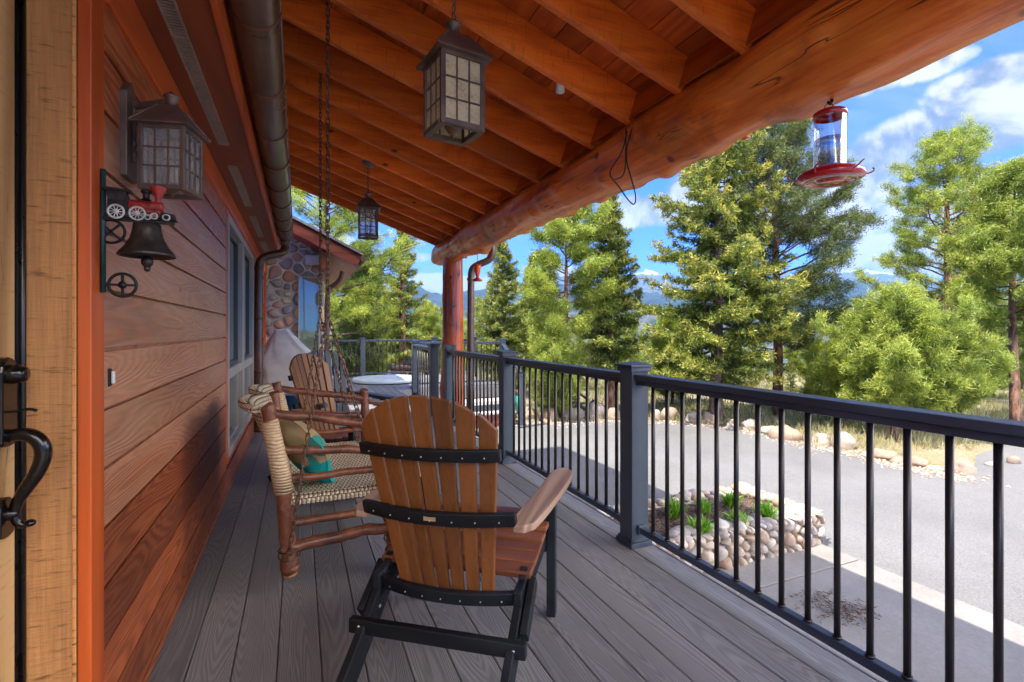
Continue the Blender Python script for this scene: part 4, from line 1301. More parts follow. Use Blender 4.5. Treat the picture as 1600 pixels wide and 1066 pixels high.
for y, cx_, dz in ((NY, .128, 0), (FY, .135, .02)):
    top = rz(cx_) + .03
    J = Vector((cx_, y + .005, 1.235 + dz))
    chain((cx_, y, top), J)
    chain(J + Vector((-.006, -.012, 0)), (-.040, y - .045, .16)); chain(J + Vector((.006, .0, 0)), (.440, y - .042, .17))
    m = MB()
    for xx in (-.038, .435):
        m.torus((xx, y - .004, .150), None, .047, .003, 16, 6, rot=Matrix.Rotation(R(12), 3, 'X')); m.torus((xx, y - .004, .175), None, .047, .003, 16, 6)
    m.tube([(cx_, y, top - .01), (cx_, y, top + .10)], .005, 8); m.lathe([(.006, 0), (.02, .01), (.02, .014), (0, .016)], (cx_, y, top + .028), 12); m.build('chain_fixing', 'chain', sw)
adopt(sw)

# pillow
pil = empty('pillow', (.03, 2.75, .42), 'tan and teal throw pillow leaning in the near corner of the swing', 'pillow')
rotp = (Matrix.Rotation(R(24), 3, 'Z') @ Matrix.Rotation(R(62), 3, 'Y') @ Matrix.Rotation(R(30), 3, 'Z'))
def pf(sg):
    def f(u, v):
        a, b = 2 * u - 1, 2 * v - 1
        k = (1 - abs(a) ** 2.6) * (1 - abs(b) ** 2.6)
        h = sg * .062 * max(0, k) ** .45
        pin = 1 - .07 * (1 - a * a) * abs(b) - .07 * (1 - b * b) * abs(a)
        p = Vector((a * .185 * pin, b * .185 * pin, h + .006 * math.sin(5 * a + 3 * b)))
        return rotp @ p + Vector((.035, 2.72, .575))
    return f
def pillowm():
    m_, t = mat_new('pillow_fabric')
    co = objco(t)
    s = t.new('ShaderNodeSeparateXYZ'); t.link(co, s.inputs[0])
    n = t.noise(co, 9, 4, .6, .5)
    floral = t.maprange(n, .57, .60, 0, 1, True)
    base = t.mix(floral, (.50, .36, .18), (.04, .32, .27))
    k = t.maprange(t.math('ADD', s.outputs[2], t.math('MULTIPLY', s.outputs[0], -.3)), .505, .512, 1, 0)
    c = t.mix(k, base, (.0, .36, .36))
    w_ = t.noise(co, 260, 2, .5)
    setb(t, color=c, rough=.85, normal=bump(t, w_, .3, .002))
    return m_
M['pillow'] = pillowm()
m = MB(); m.sheet(pf(1), 28, 28); m.sheet(pf(-1), 28, 28); m.build('cushion', 'pillow', pil)
m = MB()
edge = [pf(1)(t_ / 28, 0) for t_ in range(29)] + [pf(1)(1, t_ / 28) for t_ in range(29)] + [pf(1)(1 - t_ / 28, 1) for t_ in range(29)] + [pf(1)(0, 1 - t_ / 28) for t_ in range(29)]
m.tube(edge, .004, 6); m.build('piping', 'pillow', pil)
adopt(pil)

# ---------------------------------------------------------------- lanterns
def lantern(root, c, s=1.0, rz_=0.0, glass='seedy_amber', H=.265, bulb=True):
    """c: centre of the glass box top rim"""
    rot = Matrix.Rotation(rz_, 3, 'Z'); c = Vector(c)
    def X(m):
        m.v = [tuple(rot @ (Vector(v) * s) + c) for v in m.v]; return m
    W2 = .098; rb = .011
    m = MB()
    for sx in (-1, 1):
        for sy in (-1, 1): m.span((sx * W2 - rb, sy * W2 - rb, -H), (sx * W2 + rb, sy * W2 + rb, 0))
    for z, ov in ((-.012, 0), (-H + .012, .004)):
        for sx in (-1, 1):
            m.span((sx * W2 - rb * 1.05 - ov, -W2 + rb, z - .012), (sx * W2 + rb * 1.05 + ov, W2 - rb, z + .012)); m.span((-W2 + rb, sx * W2 - rb * 1.05 - ov, z - .0118), (W2 - rb, sx * W2 + rb * 1.05 + ov, z + .0118))
    fr_ = X(m).build('frame', 'copper', root, bevel=.0015)
    # muntins: two upright and two across on each side
    m = MB()
    for k in (-1, 1):
        o_ = k * .0305
        for sx in (-1, 1):
            m.span((o_ - .0035, sx * W2 - .006, -H + .024), (o_ + .0035, sx * W2 + .006, -.024)); m.span((sx * W2 - .006, o_ - .0035, -H + .024), (sx * W2 + .006, o_ + .0035, -.024))
            zc = -H / 2 + k * (H - .048) / 6
            m.span((-W2 + rb, sx * W2 - .0057, zc - .0033), (W2 - rb, sx * W2 + .0057, zc + .0033)); m.span((sx * W2 - .0057, -W2 + rb, zc - .0033), (sx * W2 + .0057, W2 - rb, zc + .0033))
    X(m).build('muntins', 'copper', fr_)
    for sx in (-1, 1):
        m = MB(); m.span((-W2 + rb, sx * W2 - .001, -H + .024), (W2 - rb, sx * W2 + .001, -.024)); X(m).build('glass', glass, root)
        m = MB(); m.span((sx * W2 - .001, -W2 + rb, -H + .024), (sx * W2 + .001, W2 - rb, -.024)); X(m).build('glass', glass, root)
    # pyramid roof with eave lip
    e, t_, hh = .135, .046, .36 * H
    m = MB()
    vs = [(-e, -e, -.006), (e, -e, -.006), (e, e, -.006), (-e, e, -.006), (-e, -e, 0.002), (e, -e, .002), (e, e, .002), (-e, e, .002), (-t_, -t_, hh), (t_, -t_, hh), (t_, t_, hh), (-t_, t_, hh)]
    m.add(vs, [(3, 2, 1, 0), (0, 1, 5, 4), (1, 2, 6, 5), (2, 3, 7, 6), (3, 0, 4, 7), (4, 5, 9, 8), (5, 6, 10, 9), (6, 7, 11, 10), (7, 4, 8, 11), (8, 9, 10, 11)])
    for a, b_ in ((4, 8), (5, 9), (6, 10), (7, 11)): m.tube([vs[a], vs[b_]], .005, 6)
    rf = X(m).build('roof', 'copper', root, bevel=.001)
    m = MB(); m.lathe([(a, b + hh - .095) for a, b in [(.034, .09), (.030, .095), (.030, .145), (.038, .150), (.038, .157), (.030, .163), (.012, .168), (.012, .176), (0, .186)]], n=24); X(m).build('chimney', 'copper', rf)
    # bottom finial (socket cup)
    m = MB(); m.lathe([(.012, -H + .060), (.040, -H + .055), (.044, -H + .035), (.030, -H + .012), (.014, -H + .002), (.010, -H - .006), (.004, -H - .014), (0, -H - .016)], n=24)
    m.span((-W2, -.006, -H + .050), (W2, .006, -H + .056)); X(m).build('socket_cup', 'copper', root)
    if bulb:
        m = MB()
        for k in range(3):
            a = k * 2.09; m.lathe([(.007, -H + .06), (.007, -H + .12), (.005, -H + .125), (.008, -H + .14), (.004, -H + .165), (0, -H + .17)], (.022 * math.cos(a), .022 * math.sin(a), 0), 10)
        X(m).build('candle_bulb', 'bulbplastic', root)
    return root
def link_chain(m, p, q, pitch=.03, w_=.009, r_=.002):
    p = Vector(p); q = Vector(q); d = q - p; n = max(1, round(d.length / pitch)); pitch = d.length / n; d.normalize()
    rot0 = d.to_track_quat('X', 'Y').to_matrix()
    for i in range(n):
        c = p + d * pitch * (i + .5); rot = rot0 @ Matrix.Rotation(R(90 * (i % 2) + 30), 3, 'X')
        ring = [rot @ Vector((math.cos(a) * (pitch * .5 + .004), math.sin(a) * w_, 0)) + c for a in [2 * math.pi * k / 12 for k in range(13)]]
        m.tube(ring, r_, 6, caps=False)
def hanging(loc, lab, rzr, s, glass):
    """loc = centre of the lantern's eave"""
    x, y, z = loc
    root = empty('hanging_lantern', (x, y, rz(x)), lab, 'lantern', 'lanterns hung from the porch rafters')
    lantern(root, (x, y, z), s, rzr, glass, H=.335)
    m = MB(); top = rz(x) - .02; b0 = z + .20 * s
    link_chain(m, (x, y, b0), (x, y, top)); m.tube([(x + .004, y, b0), (x - .006, y, (b0 + top) / 2), (x + .003, y, top)], .0022, 6); m.build('hanging_chain', 'copper', root)
    m = MB(); m.lathe([(0, -.022), (.02, -.02), (.055, -.008), (.062, 0), (.062, .006), (0, .008)], (x, y, rz(x) - .008), 24, Matrix.Rotation(math.atan(SL), 3, 'Y')); m.build('canopy', 'copper', root)
    adopt(root)
    return root
p = at(709, 1.86, z=2.228)
hanging((p.x, p.y, 2.180), 'large copper lantern with amber seeded glass hanging nearest the camera', R(8), .80, 'seedy_amber')
p = at(575, 4.62, z=0)
hanging((p.x, p.y, 2.305), 'far copper lantern with clear glass hanging below a round ceiling canopy', R(-5), .80, 'seedy_clear')

# wall lantern
wl = empty('wall_lantern', (WX, 1.77, 1.74), 'weathered bronze wall lantern on a bracket above the bell', 'lantern')
p = at(266, 1.47, z=1.742)
lantern(wl, (-.342, 1.735, 1.765), .555, R(-14), 'seedy_clear', H=.335, bulb=True)
m = MB()
m.prism([(-.052, 1.62), (.052, 1.62), (.052, 1.86), (.0, 1.905), (-.052, 1.86)], WX + .006, WX + .030, frame=lambda a, b, c: (c, 1.775 + a, b)); m.tube([(WX + .03, 1.775, 1.70), (WX + .036, 1.775, 1.70)], .008, 10)
m.build('back_plate', 'copper', wl, bevel=.004)
m = MB()
m.beam((WX + .031, 1.775, 1.835), (-.350, 1.740, 1.852), .014, .016); m.beam((WX + .036, 1.772, 1.70), (-.372, 1.748, 1.846), .012, .013); m.beam((WX + .034, 1.775, 1.67), (WX + .034, 1.775, 1.85), .014, .008, up=(1, 0, 0))
m.build('bracket_arm', 'copper', wl, bevel=.002)
adopt(wl)

# ---------------------------------------------------------------- bell with locomotive bracket
BY0 = 1.555
bx0 = -.452
bl = empty('dinner_bell', (bx0, BY0, 1.28), 'cast iron wall bell below a red and black locomotive on a bracket', 'bell')
m = MB(); m.tube([(bx0, BY0, 1.275), (bx0, BY0, 1.585)], .0062, 10); m.build('wall_bar', 'verdi', bl)
m = MB(); zA = 1.462
m.beam((bx0, BY0, zA), (bx0 + .152, BY0, zA - .002), .016, .006)
m.torus((bx0 + .016, BY0, zA - .032), None, .029, .0035, 20, 6, rot=Matrix.Rotation(R(90), 3, 'X'))
for a in (45, 135): m.beam((bx0 + .016 - .028 * math.cos(R(a)), BY0, zA - .032 - .028 * math.sin(R(a))), (bx0 + .016 + .028 * math.cos(R(a)), BY0, zA - .032 + .028 * math.sin(R(a))), .006, .005)
wc = (bx0 + .040, BY0, 1.295)
m.beam((bx0 + .004, BY0, 1.295), (bx0 + .004, BY0, zA), .005, .005); m.torus(wc, None, .029, .0038, 24, 8, rot=Matrix.Rotation(R(90), 3, 'X'))
m.beam((wc[0] - .029, BY0, wc[2]), (wc[0] + .029, BY0, wc[2]), .006, .006); m.beam((wc[0], BY0, wc[2] - .029), (wc[0], BY0, wc[2] + .029), .006, .006, up=(1, 0, 0)); m.lathe([(0, -.005), (.009, -.005), (.009, .005), (0, .005)], wc, 12, Matrix.Rotation(R(90), 3, 'X'))
m.beam((bx0, BY0, 1.295), (bx0 + .014, BY0, 1.295), .008, .01)
m.build('bracket_wheels', 'iron', bl)
# locomotive (profile in x-z, shallow relief)
fy = lambda a, b, c: (bx0 + a, BY0 + c, zA + .003 + b)
m = MB()
m.prism([(.004, .012), (.150, .006), (.160, .000), (.156, .0), (.004, .002)], -.010, .010, frame=fy)
m.prism([(.010, .014), (.056, .014), (.056, .046), (.048, .068), (.006, .070), (.012, .048)], -.011, .011, frame=fy)
m.prism([(.002, .068), (.060, .066), (.060, .072), (.002, .076)], -.014, .014, frame=fy)
m.lathe([(.012, 0), (.007, .006), (.008, .016), (.012, .02), (.011, .026), (0, .028)], (bx0 + .090, BY0, zA + .054), 14)
m.prism([(.118, .002), (.156, .000), (.152, .018), (.122, .022)], -.010, .010, frame=fy)
for k in range(6): m.beam((bx0 + .134 + k * .004, BY0 - .012, zA + .004), (bx0 + .130 + k * .003, BY0 - .011, zA + .022), .0015, .0015)
loco = m.build('locomotive', 'iron', bl, bevel=.0015)
m = MB()
m.lathe([(0, 0), (.0145, 0), (.0145, .068), (.012, .071), (0, .072)], (bx0 + .056, BY0, zA + .038), 20, Matrix.Rotation(R(90), 3, 'Y'))
m.prism([(.060, .020), (.122, .016), (.122, .030), (.060, .036)], -.010, .010, frame=fy)
m.lathe([(.007, 0), (.008, .016), (.018, .034), (.019, .040), (.010, .041), (0, .041)], (bx0 + .116, BY0, zA + .050), 16)
m.build('boiler', 'redpaint', loco, bevel=.001)
m = MB()
for (xx, zz_, rr) in ((.030, .014, .0165), (.074, .013, .0165)):
    c = (bx0 + xx, BY0 - .014, zA + .003 + zz_); ro = Matrix.Rotation(R(90), 3, 'X')
    m.torus(c, None, rr, .0026, 22, 6, rot=ro); m.lathe([(0, -.003), (.006, -.003), (.006, .003), (0, .003)], c, 10, ro)
    for a in range(0, 180, 36): m.beam((c[0] - rr * math.cos(R(a)), c[1], c[2] - rr * math.sin(R(a))), (c[0] + rr * math.cos(R(a)), c[1], c[2] + rr * math.sin(R(a))), .0018, .0018, up=(0, 1, 0))
for (xx, zz_, rr) in ((.096, .005, .006), (.110, .009, .007), (.136, .008, .0075)):
    m.torus((bx0 + xx, BY0 - .014, zA + .003 + zz_), None, rr, .002, 16, 6, rot=Matrix.Rotation(R(90), 3, 'X'))
m.build('wheels', 'whitepaint', loco)
m = MB()
for xx in (.020, .038): m.prism([(xx - .006, .046), (xx + .006, .046), (xx + .006, .056), (xx, .061), (xx - .006, .056)], -.0125, -.0115, frame=fy)
m.build('cab_window', 'rubber', loco)
bc = (bx0 + .092, BY0, 1.376)
m = MB(); m.lathe([(0, .082), (.024, .082), (.030, .078), (.032, .060), (.037, .040), (.047, .020), (.060, .004), (.064, -.004), (.061, -.006), (.056, .003), (.043, .018), (.033, .038), (.028, .06), (0, .07)], bc, 36); m.build('bell', 'bell', bl)
m = MB(); m.tube([(bc[0], bc[1], bc[2] + .06), (bc[0], bc[1], bc[2] - .015)], .004, 8); m.blob((bc[0], bc[1], bc[2] - .018), (.014, .014, .016), 4, .03); m.blob((bc[0], bc[1], bc[2] - .036), (.008, .008, .009), 4, .03); m.build('clapper', 'bell', bl)
adopt(bl)

# ---------------------------------------------------------------- hummingbird feeders
fc = at(1297, 1.88, z=0)
fd = empty('hummingbird_feeder', (fc.x, fc.y, 1.73), 'large clear tube hummingbird feeder with red perch dish hung from the log', 'feeder')
fx_, fy_ = fc.x, fc.y
m = MB(); m.lathe([(.0545, 1.795), (.0545, 1.985)], (fx_, fy_, 0), 40); m.build('tube', 'tube', fd)
m = MB(); m.lathe([(0, 1.797), (.0525, 1.797), (.0525, 1.900), (.0515, 1.903), (0, 1.903)], (fx_, fy_, 0), 40); m.build('nectar', 'nectar', fd)
m = MB(); m.lathe([(.0535, 1.985), (.057, 1.985), (.057, 2.003), (.050, 2.008), (0, 2.010)], (fx_, fy_, 0), 40); m.build('lid', 'redplastic', fd)
m = MB(); m.lathe([(0, 1.7405), (.045, 1.740), (.048, 1.746), (.066, 1.748), (.070, 1.742), (.100, 1.744), (.112, 1.752), (.115, 1.762), (.108, 1.774), (.080, 1.788), (.060, 1.796), (0, 1.797)], (fx_, fy_, 0), 48); m.build('dish', 'redplastic', fd)
m = MB(); m.torus((fx_, fy_, 1.7425), None, .085, .0035, 40, 6); m.build('dish_groove', 'whitepaint', fd)
for k in range(6):
    a = k * math.pi / 3 + .2
    m = MB(); m.tube(smooth_path([(fx_ + r_ * math.cos(a + o_), fy_ + r_ * math.sin(a + o_), z_) for r_, o_, z_ in ((.108, 0, 1.758), (.128, .02, 1.760), (.142, .05, 1.772), (.140, .16, 1.782))]), .0028, 8); m.build('perch', 'redplastic', fd)
m = MB()
m.tube([(fx_ - .028, fy_, 1.998), (fx_ - .030, fy_, 2.022), (fx_ - .012, fy_, 2.040), (fx_, fy_, 2.046), (fx_ + .014, fy_, 2.038), (fx_ + .028, fy_, 2.020), (fx_ + .028, fy_, 1.998)], .0018, 6)
m.build('bail', 'cable', fd)
m = MB(); m.tube(smooth_path([(fx_ - .012, fy_, 2.044), (fx_, fy_, 2.036), (fx_ + .012, fy_, 2.046), (fx_ + .008, fy_, 2.062), (fx_ - .004, fy_, 2.075), (fx_ - .004, fy_, 2.14)], 2), .0055, 10); m.build('hook', 'iron', fd)
adopt(fd)
fc = at(746, 5.72, z=0)
f2 = empty('hummingbird_feeder', (fc.x, fc.y, 1.74), 'small orange red glass feeder hanging beside the log column', 'feeder')
m = MB(); m.lathe([(0, 1.925), (.040, 1.925), (.043, 1.93), (.040, 1.90), (.030, 1.84), (.022, 1.80), (.018, 1.785), (0, 1.785)], (fc.x, fc.y, 0), 24); m.build('bottle', 'orangeglass', f2)
m = MB(); m.lathe([(0, 1.74), (.045, 1.742), (.060, 1.752), (.058, 1.762), (.040, 1.770), (.018, 1.786), (0, 1.787)], (fc.x, fc.y, 0), 24); m.build('dish', 'redplastic', f2)
m = MB(); m.tube([(fc.x, fc.y, 1.925), (fc.x, fc.y, 2.08)], .003, 6); m.torus((fc.x, fc.y, 1.96), None, .01, .003, 12, 6, rot=Matrix.Rotation(R(90), 3, 'X')); m.build('hanger', 'cable', f2)
adopt(f2)

# loose cable looped over the log
cb_ = [at(u, d, v=v) for u, v, d in ((980, 205, 2.72), (972, 240, 2.72), (955, 262, 2.70), (952, 275, 2.70), (966, 290, 2.70), (982, 314, 2.70), (992, 322, 2.70), (994, 305, 2.70), (985, 275, 2.70), (978, 250, 2.71), (980, 225, 2.72), (988, 200, 2.73))]
m = MB(); m.tube(smooth_path(cb_, 3), .0035, 8); m.tube(smooth_path([at(978, 2.72, v=200), at(978, 2.7, v=240), at(976, 2.70, v=276), at(960, 2.70, v=281)], 2), .0035, 8)
tag(m.build('cable_loop', 'cable'), 'thin black cable loop hanging off the log beam', 'cable')

# ---------------------------------------------------------------- lid, grill, bucket
lc = at(604, 11.35, z=0)
ld = empty('spa_lid', (lc.x, lc.y, 0), 'round pale grey lid lying flat on the far deck', 'lid')
m = MB(); m.lathe([(0, .02), (.74, .02), (.75, .03), (.75, .085), (.72, .10), (.35, .118), (0, .125)], (lc.x, lc.y, 0), 72); m.build('cover', 'lid', ld)
m = MB(); m.lathe([(0, .002), (.725, .002), (.725, .030), (0, .030)], (lc.x, lc.y, 0), 64); m.build('rim', 'rubber', ld)
adopt(ld)

gc = Vector((-.125, 7.35, 0))
gr_ = empty('covered_grill', gc, 'grill under a creased taupe cover in front of the rounded stone wall', 'grill')
def grillf(u, v):
    a = 2 * math.pi * u
    # profile: wide skirt, sloping shoulders, flat hood on top (off centre to the left)
    t_ = v
    prof = [(0.03, .355, .27), (.42, .365, .29), (.70, .375, .30), (.80, .36, .28), (.98, .22, .22), (1.14, .115, .18), (1.185, .09, .12), (1.19, 0.0, 0.0)]
    k = t_ * (len(prof) - 1); i = min(int(k), len(prof) - 2); f = k - i
    z = prof[i][0] * (1 - f) + prof[i + 1][0] * f; ax = prof[i][1] * (1 - f) + prof[i + 1][1] * f; ay = prof[i][2] * (1 - f) + prof[i + 1][2] * f
    ca, sa = math.cos(a), math.sin(a)
    e = .5
    x = ax * math.copysign(abs(ca) ** e, ca); y = ay * math.copysign(abs(sa) ** e, sa)
    fold = 1 + .035 * math.sin(9 * a + 3 * z) * (1 - z / 1.3) + .05 * (abs(math.sin(4.5 * a + 6 * z)) - .5) * (1 if .1 < z < 1.1 else .3)
    x *= fold; y *= fold
    x += -.08 * max(0, z - .7) / .5
    zz_ = z + .018 * math.sin(7 * a + 9 * z) * (1 if z < 1.1 else .2)
    return (gc.x + x, gc.y + y, zz_)
m = MB(); m.sheet(grillf, 96, 42); m.build('cover', 'cover', gr_)
m = MB()
for sx in (-1, 1):
    for sy in (-1, 1): m.lathe([(0, 0), (.03, 0), (.035, .01), (.035, .06), (.03, .07), (0, .07)], (gc.x + sx * .26, gc.y + sy * .2, .001), 16)
m.build('caster', 'iron', gr_)
adopt(gr_)
bk_ = at(457, 5.35, z=0)
bu = empty('bucket', bk_, 'small blue bucket on the deck before the grill', 'bucket')
m = MB(); m.lathe([(0, .24), (.07, .24), (.09, .48), (.095, .48), (.095, .49), (.088, .49), (.072, .26)], (bk_.x, bk_.y, 0), 24); m.build('pail', 'blueplastic', bu)
m = MB(); m.lathe([(0, .002), (.12, .002), (.12, .02), (.03, .03), (.03, .22), (.13, .225), (.13, .2395), (0, .2395)], (bk_.x, bk_.y, 0), 24); m.build('stand', 'iron', bu)
adopt(bu)

# ---------------------------------------------------------------- stone planter
PX0, PX1, PY0, PY1, PT = 1.86, 4.30, 3.00, 3.86, -.445
pln = empty('stone_planter', ((PX0 + PX1) / 2, (PY0 + PY1) / 2, G), 'low raised bed walled with pale rounded river stones', 'planter')
m = MB()
pts = [(p[0], p[1]) for p in scatter((PX0, G - .1, PX1 + .05, PT + .05), .100, 170, 21, .6)]
voronoi_stones(m, pts, (PX0, G, PX1, PT), lambda a, b, h: (a, PY0 - h + .02, b), .075, .003, 2)
pts = [(p[0], p[1]) for p in scatter((PY0 - .05, G - .1, PY1 + .05, PT + .05), .100, 70, 22, .6)]
voronoi_stones(m, pts, (PY0, G, PY1, PT), lambda a, b, h: (PX1 + h - .02, a, b), .075, .003, 3)
m.build('stone_wall', 'planterstone', pln)
m = MB()
m.span((PX0, PY0 + .012, G), (PX1 - .012, PY0 + .14, PT - .03)); m.span((PX1 - .14, PY0 + .14, G), (PX1 - .012, PY1 - .02, PT - .03)); m.span((PX0, PY1 - .14, G), (PX1 - .141, PY1, PT - .03))
m.build('mortar_core', 'mortar', pln)
m = MB(); rg = random.Random(9)
def rim(x0, y0, x1, y1, n):
    for i in range(n):
        t_ = (i + .5) / n; s_ = .052 * rg.uniform(.6, 1.45)
        m.blob((x0 + (x1 - x0) * t_ + rg.uniform(-.015, .015), y0 + (y1 - y0) * t_ + rg.uniform(-.015, .015), PT - .015 + rg.uniform(-.012, .012)),
               (s_ * rg.uniform(.9, 1.35), s_ * rg.uniform(.85, 1.2), s_ * .72), rg.randint(0, 9999), .11, r=rg.random(), rot=Matrix.Rotation(rg.uniform(0, 3), 3, 'Z'))
rim(PX0, PY0 + .035, PX1, PY0 + .035, 27); rim(PX0, PY0 + .115, PX1, PY0 + .115, 24); rim(PX1 - .05, PY0 + .1, PX1 - .05, PY1, 10); rim(PX1 - .12, PY0 + .15, PX1 - .12, PY1, 7)
rim(PX0 + 0, PY1 - .05, PX1 - .05, PY1 - .05, 21); rim(PX0, PY1 - .12, PX1 - .1, PY1 - .12, 17)
m.build('cap_stones', 'planterstone', pln)
m = MB()
m.sheet(lambda u, v: (PX0 + .02 + (PX1 - PX0 - .1) * u, PY0 + .05 + (PY1 - PY0 - .1) * v, PT - .055 + .02 * math.sin(9 * u) * math.sin(5 * v) + random.uniform(-.006, .006)), 60, 26, 0, False)
m.build('mulch', 'mulch', pln)
adopt(pln)
m = MB()
for i in range(2600):
    x, y = rg.uniform(PX0 + .1, PX1 - .15), rg.uniform(PY0 + .14, PY1 - .14); a = rg.uniform(0, 6.28); L = rg.uniform(.008, .03)
    z = PT - .045 + rg.uniform(-.008, .02)
    m.beam((x, y, z), (x + math.cos(a) * L, y + math.sin(a) * L, z + rg.uniform(-.006, .01)), rg.uniform(.004, .012), .003)
tag(m.build('mulch_chips', 'mulch'), kind='stuff')
for (u, v, sz, lab) in ((1053, 798, .19, 'daylily clump nearest the railing post in the stone planter'), (1095, 828, .19, 'daylily clump at the front edge of the planter'),
                        (1099, 792, .15, 'small daylily clump at the back of the planter, left'), (1143, 783, .16, 'sunlit daylily clump at the back of the planter'),
                        (1152, 815, .17, 'daylily clump in the middle of the front planter edge'), (1196, 805, .19, 'sunlit daylily clump at the right end of the planter')):
    c = gpt(u, v + 8, PT - .04)
    rt = empty('daylily', c, 'bright green ' + lab, 'plant', 'daylily clumps in the stone planter')
    m = MB(); r2 = random.Random(u)
    for i in range(170):
        a = r2.uniform(0, 6.28); L = sz * r2.uniform(.55, 1.15); lean = r2.uniform(.15, 1.0); wd = r2.uniform(.0045, .0095)
        b0 = Vector((r2.gauss(0, sz * .16), r2.gauss(0, sz * .16), 0)); dr = Vector((math.cos(a), math.sin(a), 0)); sd = Vector((-math.sin(a), math.cos(a), 0))
        vs = []; n = 5
        for k in range(n + 1):
            t_ = k / n; q = b0 + dr * (lean * L * .75 * t_ ** 1.3) + Vector((0, 0, L * (t_ - lean * .55 * t_ ** 2.6)))
            ww = wd * (1 - t_ ** 2) + .0004
            vs += [q - sd * ww + c, q + sd * ww + c]
        m.add(vs, [(2 * k, 2 * k + 1, 2 * k + 3, 2 * k + 2) for k in range(n)], r2.random(), True)
    m.build('leaves', 'lily', rt)
    adopt(rt)

# ---------------------------------------------------------------- boulders along the drive
bspec = [(828, 652, 34, 26), (862, 655, 30, 22), (900, 652, 26, 22), (935, 652, 30, 28), (962, 655, 24, 20), (1030, 655, 22, 16), (1052, 654, 30, 20), (1088, 656, 26, 14), (1120, 660, 34, 22),
         (1150, 667, 22, 14), (1182, 670, 34, 16), (1212, 677, 30, 15), (1243, 685, 44, 26), (1290, 693, 30, 20), (1332, 700, 34, 24), (1365, 712, 22, 10), (1392, 716, 30, 16), (1418, 722, 28, 10),
         (1446, 727, 26, 14), (1474, 735, 26, 8), (1520, 737, 42, 22), (1560, 727, 20, 8), (1592, 722, 20, 12), (790, 652, 26, 16)]
desc = ['low sandy boulder', 'pale rounded boulder', 'flat tan boulder', 'grey brown boulder']
for i, (u, vb, wpx, hpx) in enumerate(bspec):
    c = gpt(u, vb + 3); d = 1.93 * 775 / (vb + 3 - 516)
    wd = wpx * d / 775; hh = hpx * d / 775
    m = MB(); rb_ = random.Random(i * 7 + 1)
    m.blob(c + Vector((0, wd * .3, hh * .20)), (wd * .50, wd * .40, hh * .66), i * 13, .15, r=rb_.random(), sub=3, rot=Matrix.Rotation(rb_.uniform(-.5, .5), 3, 'Z'))
    near = {8: ', at the foot of the big golden fir', 12: ', largest below the dark pine', 20: ', last one at the far right bend of the drive', 13: ', white and just left of the young pine', 14: ', white, touching the young pine shade',
            0: ' beside the teal tarp', 2: ' below the thin pine trunk', 3: ' right of the dark driftwood'}.get(i, '')
    lab = desc[i % 4] + (near if near else ', number %d from the left end of the row' % (i + 1 if i < 23 else 0))
    o = m.build('boulder', 'boulder'); tag(o, '', 'boulder', 'boulders edging the driveway')
    bspec[i] = (o, c)
order = sorted(range(len(bspec)), key=lambda i: (bspec[i][1].x * CY - bspec[i][1].y * SY) / (bspec[i][1].x * SY + bspec[i][1].y * CY))
ordn = ['leftmost', 'second', 'third', 'fourth', 'fifth', 'sixth', 'seventh', 'eighth', 'ninth', 'tenth', 'eleventh', 'twelfth', 'thirteenth', 'fourteenth', 'fifteenth', 'sixteenth', 'seventeenth', 'eighteenth', 'nineteenth', 'twentieth', 'twenty-first', 'twenty-second', 'twenty-third', 'rightmost']
extra = ['low, by the teal tarp', 'long and sandy', 'rounded, below the thin pine', 'blocky, under the thin pine trunk', 'beside the dark driftwood', 'blocky with flat top', 'small, tan', 'small, before the second post', 'pale and rounded', 'tan and flat',
         'at the foot of the golden fir', 'small, right of the fir trunk', 'long and flat', 'low, before the dark pine', 'large and tan', 'whitish and rounded', 'whitish and domed', 'half sunk', 'low and dark', 'peaked and orange', 'low, in tree shade', 'flat', 'large, at the bend of the drive', 'small, across the side road']
for k, i in enumerate(order):
    pos = (ordn[k] + ' boulder from the left along the drive') if k not in (0, 23) else (ordn[k] + ' boulder of the row along the drive')
    bspec[i][0]['label'] = pos + ', ' + extra[k].split(',')[0].strip()

# driftwood and dark rocks, teal tarp, log bench
dwc = gpt(893, 648)
m = MB(); rg = random.Random(4)
for i in range(9):
    m.blob(dwc + Vector((rg.uniform(-.55, .65), rg.uniform(.1, .5), rg.uniform(.05, .42))), (rg.uniform(.08, .2), rg.uniform(.08, .15), rg.uniform(.06, .14)), i, .22, r=rg.random())
for i in range(8):
    a = dwc + Vector((rg.uniform(-.7, .3), rg.uniform(.1, .4), rg.uniform(.05, .3))); m.tube(smooth_path([a, a + Vector((.3, 0, rg.uniform(0, .3))), a + Vector((rg.uniform(.4, .7), 0, rg.uniform(-.05, .3)))]), [.03] * 10, 8)
tag(m.build('driftwood_pile', 'darkrock'), 'dark heap of driftwood and rocks behind the boulders under the thin pine', 'rock pile')
tc_ = gpt(819, 648)
m = MB(); m.blob(tc_ + Vector((-.08, .2, .18)), (.22, .2, .24), 5, .10, sub=3)
tag(m.build('tarp_bundle', 'teal'), 'teal tarp bundle at the edge of the drive', 'tarp')
lb = at(645, 14.2); lb.z = ground_z(lb.x, lb.y)
tb = empty('log_table', lb, 'rustic dark log table beyond the far railing', 'table')
m = MB(); z0 = -.0
for k in range(4): m.tube([lb + Vector((-.62, k * .16, .86 + ground_z(0, 0) * 0)), lb + Vector((.75, k * .16, .86))], .075, 10)
m.build('top', 'bark_grey', tb)
m = MB()
for x in (-.08, .5): m.tube([lb + Vector((x, .2, 0)), lb + Vector((x, .2, .80))], .12, 12)
m.build('leg', 'hick', tb)
m = MB(); m.blob(lb + Vector((0.05, .2, 1.0)), (.30, .16, .10), 3, .2); m.build('rock_ornament', 'darkrock', tb)
adopt(tb)

